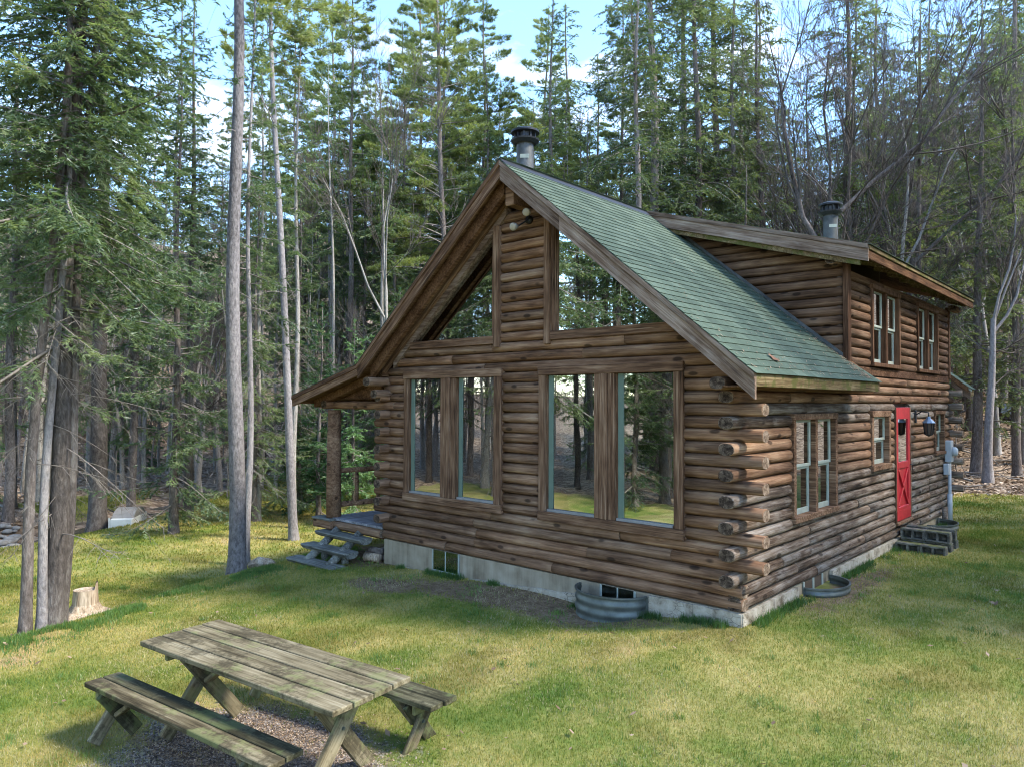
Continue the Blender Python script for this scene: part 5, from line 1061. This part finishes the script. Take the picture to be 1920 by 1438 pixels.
scatter(18, -60, 760, 27, 55, ['spruce_full', 'bare_c', 'young_fir', 'bare_c'], 0.55, 0.8, 1.2)
scatter(44, 1000, 1960, 30, 62, ['hemlock_a', 'spruce_full', 'hemlock_b', 'bare_a'], 0.7, 1.05, 1.2)
scatter(16, 560, 1150, 30, 52, ['spruce_full', 'pine_b', 'pine_a'], 0.7, 0.95, 1.2)
scatter(22, 1050, 1960, 26, 46, ['sapling', 'young_fir', 'sapling'], 0.8, 1.5, 0.8)
scatter(28, 380, 1120, 42, 78, ['pine_c', 'spruce_a', 'hemlock_b', 'spruce_full', 'pine_b'], 0.95, 1.25, 1.6)
scatter(54, 1080, 1980, 36, 78, ['hemlock_b', 'hemlock_b', 'spruce_full', 'spruce_full', 'pine_c', 'bare_a'], 0.9, 1.25, 1.5)
scatter(16, -60, 420, 34, 66, ['spruce_a', 'bare_b', 'bare_c', 'pole_spruce'], 0.8, 1.1, 1.5)
scatter(26, -40, 760, 24, 40, ['pole_spruce', 'sapling', 'bare_b'], 0.7, 1.05, 0.9)
for lab, lst in SAME.items():
    if len(lst) > 1:
        lst.sort(key=lambda q: q[0])
        for i, (px_, o) in enumerate(lst):
            o['label'] = lab+', '+('leftmost' if i == 0 else 'rightmost' if i == len(lst)-1 else ('second', 'third', 'fourth', 'fifth', 'sixth', 'seventh', 'eighth', 'ninth', 'tenth', 'eleventh')[min(i-1, 9)]+' from left')
# woods to the right of the yard and behind the viewer: they shade the side wall and stand in the window reflections
n_ = 0
def more(pts, kinds, lab, s0=0.8, s1=1.1):
    for (x, y) in pts:
        k = TP.choice(kinds); s = TP.uniform(s0, s1); place(PROTO[k], NAME[k], x, y, '%s %s' % (NAME[k].replace('_', ' '), lab), lab+' '+NAME[k], rz=TP.uniform(0, 6.28), s=s, sz=s*TP.uniform(0.9, 1.08))
more([(9.5, 7.0), (11.0, 9.5), (9.0, 12.0), (12.5, 13.5), (10.5, 16.0), (13.5, 17.5), (9.8, 19.5), (14.5, 10.5), (12.0, 6.0), (13.0, 21), (9.0, 23), (8.6, 9.2), (10.4, 12.6), (8.2, 15.0), (11.6, 8.0), (8.8, 17.6)], ['hemlock_a', 'hemlock_b', 'spruce_full'], 'at the right side of the yard', 0.76, 0.92)
more([(8.0, 7.5), (8.4, 11.0), (7.8, 13.4), (8.3, 5.2)], ['spruce_full'], 'added nearest the right side of the yard to shade the wall', 0.9, 0.98)  # unseen row, added and sized to keep sun off the side wall
more([(13.0, 2.0), (16.0, 5.0), (15.0, -2.5), (18, 1), (17, 9), (20, 14), (19, -5), (12.5, -7)], ['bare_a', 'spruce_b', 'pine_b', 'pole_spruce'], 'beyond the right side of the yard')
more([(-3.0, -14.5), (-7.5, -14.0), (-10.5, -13.0), (-13, -11), (-5.2, -15.8), (0.5, -16.5)], ['spruce_full', 'spruce_a', 'pole_spruce'], 'at the near edge of the lawn, facing the gable', 0.95, 1.2)
more([(-1.5, -19), (-4.0, -17.5), (-6.5, -20.5), (-9.0, -17), (-11.5, -20), (-13.5, -16.5), (-16.5, -19.5), (-3, -23), (-8, -24), (-13, -24.5), (-19, -23), (-18, -14), (-22, -17), (-24, -11), (1.5, -22), (-26, -21), (-5, -29), (-11, -30), (-17, -29), (-23, -28), (-20, -9.5), (-15.5, -12.0)], ['spruce_a', 'spruce_b', 'pine_a', 'pole_spruce', 'spruce_full', 'bare_b', 'bare_c'], 'on the near side of the lawn, facing the gable', 0.85, 1.15)

rr = random.Random(77)
pts = []
for _ in range(70):
    t = rr.uniform(2.45, 5.5); y = 8.04-8.04*t; x = 3.71-rr.uniform(4.2, 10.2)*t
    if x < -9 or y < -13: pts.append((x, y))
more(pts, ['spruce_full', 'spruce_b', 'pole_spruce', 'bare_b', 'bare_c', 'spruce_a', 'pine_a'], 'in the woods across the lawn from the gable', 0.8, 1.15)
more([(rr.uniform(18, 40), rr.uniform(-20, 30)) for _ in range(24)], ['spruce_full', 'hemlock_a', 'bare_b', 'spruce_b'], 'in the woods right of the yard', 0.8, 1.05)

# ---------------------------------------------------------------- grass, litter, leaves
rs = np.random.RandomState(3)
def scatter_pts(n, d0, d1, pw, marg=80):
    d = (d0**pw+(d1**pw-d0**pw)*rs.rand(n))**(1/pw); px_ = rs.uniform(-marg, 1920+marg, n)
    q = CAM[None, :2]+d[:, None]*(CF[None, :2]+CR[None, :2]*((px_-960)/1357.0)[:, None]); return q[:, 0], q[:, 1], d
def inhouse(x, y): return ((x > -6.75) & (x < 0.02) & (y > -0.03) & (y < 11)) | ((x > -8.5) & (x < -6.7) & (y > 0.15) & (y < 10.2)) | ((x > 0) & (x < 0.86) & (y > 6.05) & (y < 7.12)) | (((x+1.79)**2+(y)**2/0.64 < 0.28) & (y < 0)) | (((y-2.36)**2+x**2/0.67 < 0.27) & (x > 0))
def blades(name, x, y, d, hmin, hmax, w, label, mat, lean=0.55, cat='grass', tone=None):
    n = len(x); z = hgt(x, y); a = rs.rand(n)*6.283; h = rs.uniform(hmin, hmax, n)*(1+d*0.015); ww = w*(0.7+0.6*rs.rand(n))*(1+np.maximum(d-6, 0)*0.16)
    le = np.abs(rs.normal(0, lean, n)); b = rs.rand(n)*6.283
    B = np.stack([x, y, z-0.004], 1); W = np.stack([np.cos(a)*ww, np.sin(a)*ww, 0*ww], 1); D = np.stack([np.cos(b)*np.sin(le)*h, np.sin(b)*np.sin(le)*h, np.cos(le)*h], 1)
    V = np.stack([B-W/2, B+W/2, B+D], 1).reshape(-1, 3); me = npmesh(name, V, np.arange(3*n).reshape(-1, 3), mat)
    t = me.attributes.new('tone', 'FLOAT', 'FACE'); t.data.foreach_set('value', (rs.rand(n) if tone is None else tone).astype(np.float32))
    return tag(ob(name, me), label, cat, kind='stuff')
x, y, d = scatter_pts(620000, 4.2, 15.0, 0.7); zd, zg, zw = zones(x, y); pn = vnoise(x, y, 1.3, 9)
keep = (~inhouse(x, y)) & (rs.rand(len(x)) > np.clip(zd*1.5-0.35, 0, 0.95)) & (rs.rand(len(x)) > np.clip(zg*1.7-0.3, 0, 0.97)) & (zw < 0.5)
x, y, d = x[keep], y[keep], d[keep]
blades('grass', x, y, d, 0.018, 0.042, 0.0055, 'short mossy lawn grass around the cabin and table', M['grass'], 0.7)
x, y, d = scatter_pts(240000, 13.0, 34.0, 1.0); zd, zg, zw = zones(x, y); keep = (~inhouse(x, y)) & (zw < 0.45) & (zd < 0.5); x, y, d = x[keep], y[keep], d[keep]
blades('grass', x, y, d, 0.03, 0.06, 0.009, 'mown grass of the lower lawn and far side yard', M['grass'], 0.7)
# longer green tufts along the lawn edge
n = 26000; t = rs.rand(n); yy = -7.5+8.2*t; xx = np.interp(yy, EDGE[:, 1], EDGE[:, 0])+rs.normal(0.05, 0.22, n); cl = vnoise(xx, yy, 2.0, 4); k = cl > 0.42; xx, yy = xx[k], yy[k]
M['tuft'] = foliage('green_tuft', (0.05, 0.11, 0.022), (0.09, 0.18, 0.035), (0.16, 0.25, 0.06))
blades('edge_grass', xx, yy, np.full(len(xx), 11.0), 0.03, 0.075, 0.007, 'longer bright green grass along the lawn edge', M['tuft'], 0.45)
# clumps and weeds that stand above the mown lawn
cx_, cy_, cd_ = scatter_pts(520, 4.5, 15.0, 0.9); zd, zg, zw = zones(cx_, cy_); k = ~inhouse(cx_, cy_) & (zw < 0.4) & (zg < 0.45); cx_, cy_, cd_ = cx_[k], cy_[k], cd_[k]
m = rs.randint(14, 70, len(cx_)); ii = np.repeat(np.arange(len(cx_)), m); sp = rs.uniform(0.03, 0.13, len(cx_))[ii]
blades('grass_clumps', cx_[ii]+rs.normal(0, 1, len(ii))*sp, cy_[ii]+rs.normal(0, 1, len(ii))*sp, cd_[ii], 0.03, 0.075, 0.006, 'darker green clumps and weeds standing in the lawn', M['tuft'], 0.65)
# dry straw blades
x, y, d = scatter_pts(90000, 4.2, 14.0, 0.75); zd, zg, zw = zones(x, y); k = ~inhouse(x, y) & (zw < 0.5) & (zg < 0.8) & ((vnoise(x, y, 0.9, 12) > 0.5) | (rs.rand(len(x)) < 1.4*ell(x, y, -0.1, -2.65, 0.9, 0.33, 0.6))); x, y, d = x[k], y[k], d[k]
M['straw'] = plain('dry_straw', (0.42, 0.36, 0.20), 0.9, 0.4, 30)
blades('dry_grass', x, y, d, 0.02, 0.05, 0.0045, 'dry straw coloured blades through the lawn', M['straw'], 0.95)
# leaf litter under the trees
def flakes(name, x, y, s0, s1, label, mat, zoff=0.012, cat='leaves'):
    n = len(x); z = hgt(x, y)+zoff; a = rs.rand(n)*6.283; s = rs.uniform(s0, s1, n); tl = rs.normal(0, 0.3, (n, 2)); c, q = np.cos(a), np.sin(a); V = np.zeros((n, 4, 3))
    for i, (u, v) in enumerate(((-1, 0), (0, -0.55), (1, 0), (0, 0.55))): V[:, i, 0] = x+(u*c-v*q)*s; V[:, i, 1] = y+(u*q+v*c)*s; V[:, i, 2] = z+(u*tl[:, 0]+v*tl[:, 1])*s+s*0.25
    me = npmesh(name, V.reshape(-1, 3), np.arange(4*n).reshape(-1, 4), mat); t = me.attributes.new('tone', 'FLOAT', 'FACE'); t.data.foreach_set('value', rs.rand(n).astype(np.float32)); return tag(ob(name, me), label, cat, kind='stuff')
def litter():
    s = NT('leaf_litter'); at = s.n('ShaderNodeAttribute', attribute_name='tone'); c = s.ramp(at.outputs['Fac'], [(0.0, (0.10, 0.066, 0.04)), (0.45, (0.26, 0.18, 0.115)), (0.8, (0.40, 0.30, 0.21)), (1.0, (0.52, 0.42, 0.33))])
    return s.done(s.bsdf(c, 0.8, spec=0.2))
M['litter'] = litter()
x, y, d = scatter_pts(160000, 17.0, 60.0, 1.0); zd, zg, zw = zones(x, y); k = (rs.rand(len(x)) < zw) & (~inhouse(x, y)) & (creekd(x, y) > 1.1); flakes('leaf_litter', x[k], y[k], 0.04, 0.09, 'brown fallen leaf litter covering the forest floor', M['litter'])
x, y, d = scatter_pts(900, 4.6, 26.0, 0.8); k = ~inhouse(x, y) & (rs.rand(len(x)) < 0.6); fo = flakes('fallen_leaves', x[k], y[k], 0.016, 0.040, 'scattered dry leaves lying on the lawn', M['litter'], 0.03); fo.data.attributes['tone'].data.foreach_set('value', (rs.rand(len(fo.data.polygons))*0.7).astype(np.float32))
# gravel under the table
n = 26000; x = -1.65+rs.normal(0, 0.85, n); y = -5.15+rs.normal(0, 0.55, n); zd, zg, zw = zones(x, y); k = rs.rand(n) < np.clip(zg*1.4-0.2, 0, 1); flakes('gravel', x[k], y[k], 0.005, 0.012, 'fine brown grey gravel under the picnic table', M['litter'], 0.002, 'gravel')
# woodland debris: fallen branches
fb = Wood()
for i in range(420):
    px_ = rs.uniform(-40, 1960); dd = rs.uniform(21, 44); q = CAM+dd*(CF+CR*(px_-960)/1357.0); xx, yy = q[0], q[1]
    zz_ = zones(np.array([xx]), np.array([yy]))[2][0]
    if zz_ < 0.6 or inhouse(np.array([xx]), np.array([yy]))[0]: continue
    a = rs.rand()*6.28; L = rs.uniform(0.5, 2.4); p = np.array([xx, yy, H(xx, yy)+0.05]); dv = np.array([math.cos(a), math.sin(a), rs.uniform(-0.05, 0.35)]); e = p+dv*L*0.5; e2 = p+dv*L+rs.normal(0, 0.15, 3); r0 = rs.uniform(0.012, 0.05); fb.path([p, e, e2], [r0, r0*0.7, r0*0.3])
    if rs.rand() < 0.7: fb.path([e, e+rs.normal(0, 0.5, 3)+[0, 0, 0.2]], [r0*0.5, r0*0.15])
tag(ob('fallen_branches', fb.mesh('fallen_branches', M['twig'], 5)), 'grey fallen branches strewn over the forest floor', 'branches', kind='stuff')


# weeds at the foot of the walls, needles and leaves blown onto the roof
n = 9000; u = rs.uniform(-6.6, 0.2, n); v = -0.06-np.abs(rs.normal(0, 0.06, n)); u2 = rs.uniform(-0.1, 10.5, n); v2 = 0.05+np.abs(rs.normal(0, 0.07, n))
wx = np.concatenate([u, v2]); wy = np.concatenate([v, u2]); k = (vnoise(wx, wy, 2.3, 31) > 0.5) & ~inhouse(wx, wy); wx, wy = wx[k], wy[k]
blades('wall_weeds', wx, wy, np.full(len(wx), 9.0), 0.03, 0.11, 0.007, 'weeds and long grass along the foot of the cabin walls', M['tuft'], 0.5)
n = 900; t = rs.rand(n)**1.5; xr = 0.36-3.7*t*rs.rand(n); yr = np.where(rs.rand(n) < 0.6, 3.74-np.abs(rs.normal(0, 0.16, n)), rs.uniform(-0.45, 3.7, n)); zr = RZ-SL*(xr-CX)+0.026; a = rs.rand(n)*6.28; s_ = rs.uniform(0.008, 0.026, n); V = np.zeros((n, 4, 3))
for i, (p_, q_) in enumerate(((-1, 0), (0, -0.35), (1, 0), (0, 0.35))): dx = (p_*np.cos(a)-q_*np.sin(a))*s_; dy = (p_*np.sin(a)+q_*np.cos(a))*s_; V[:, i] = np.stack([xr+dx, yr+dy, zr-SL*dx+0.004*p_], 1)
me = npmesh('roof_debris', V.reshape(-1, 3), np.arange(4*n).reshape(-1, 4), M['litter']); t_ = me.attributes.new('tone', 'FLOAT', 'FACE'); t_.data.foreach_set('value', (rs.rand(n)*0.7).astype(np.float32)); tag(ob('roof_debris', me), 'needles and leaf bits scattered on the green roof', 'debris', kind='stuff')
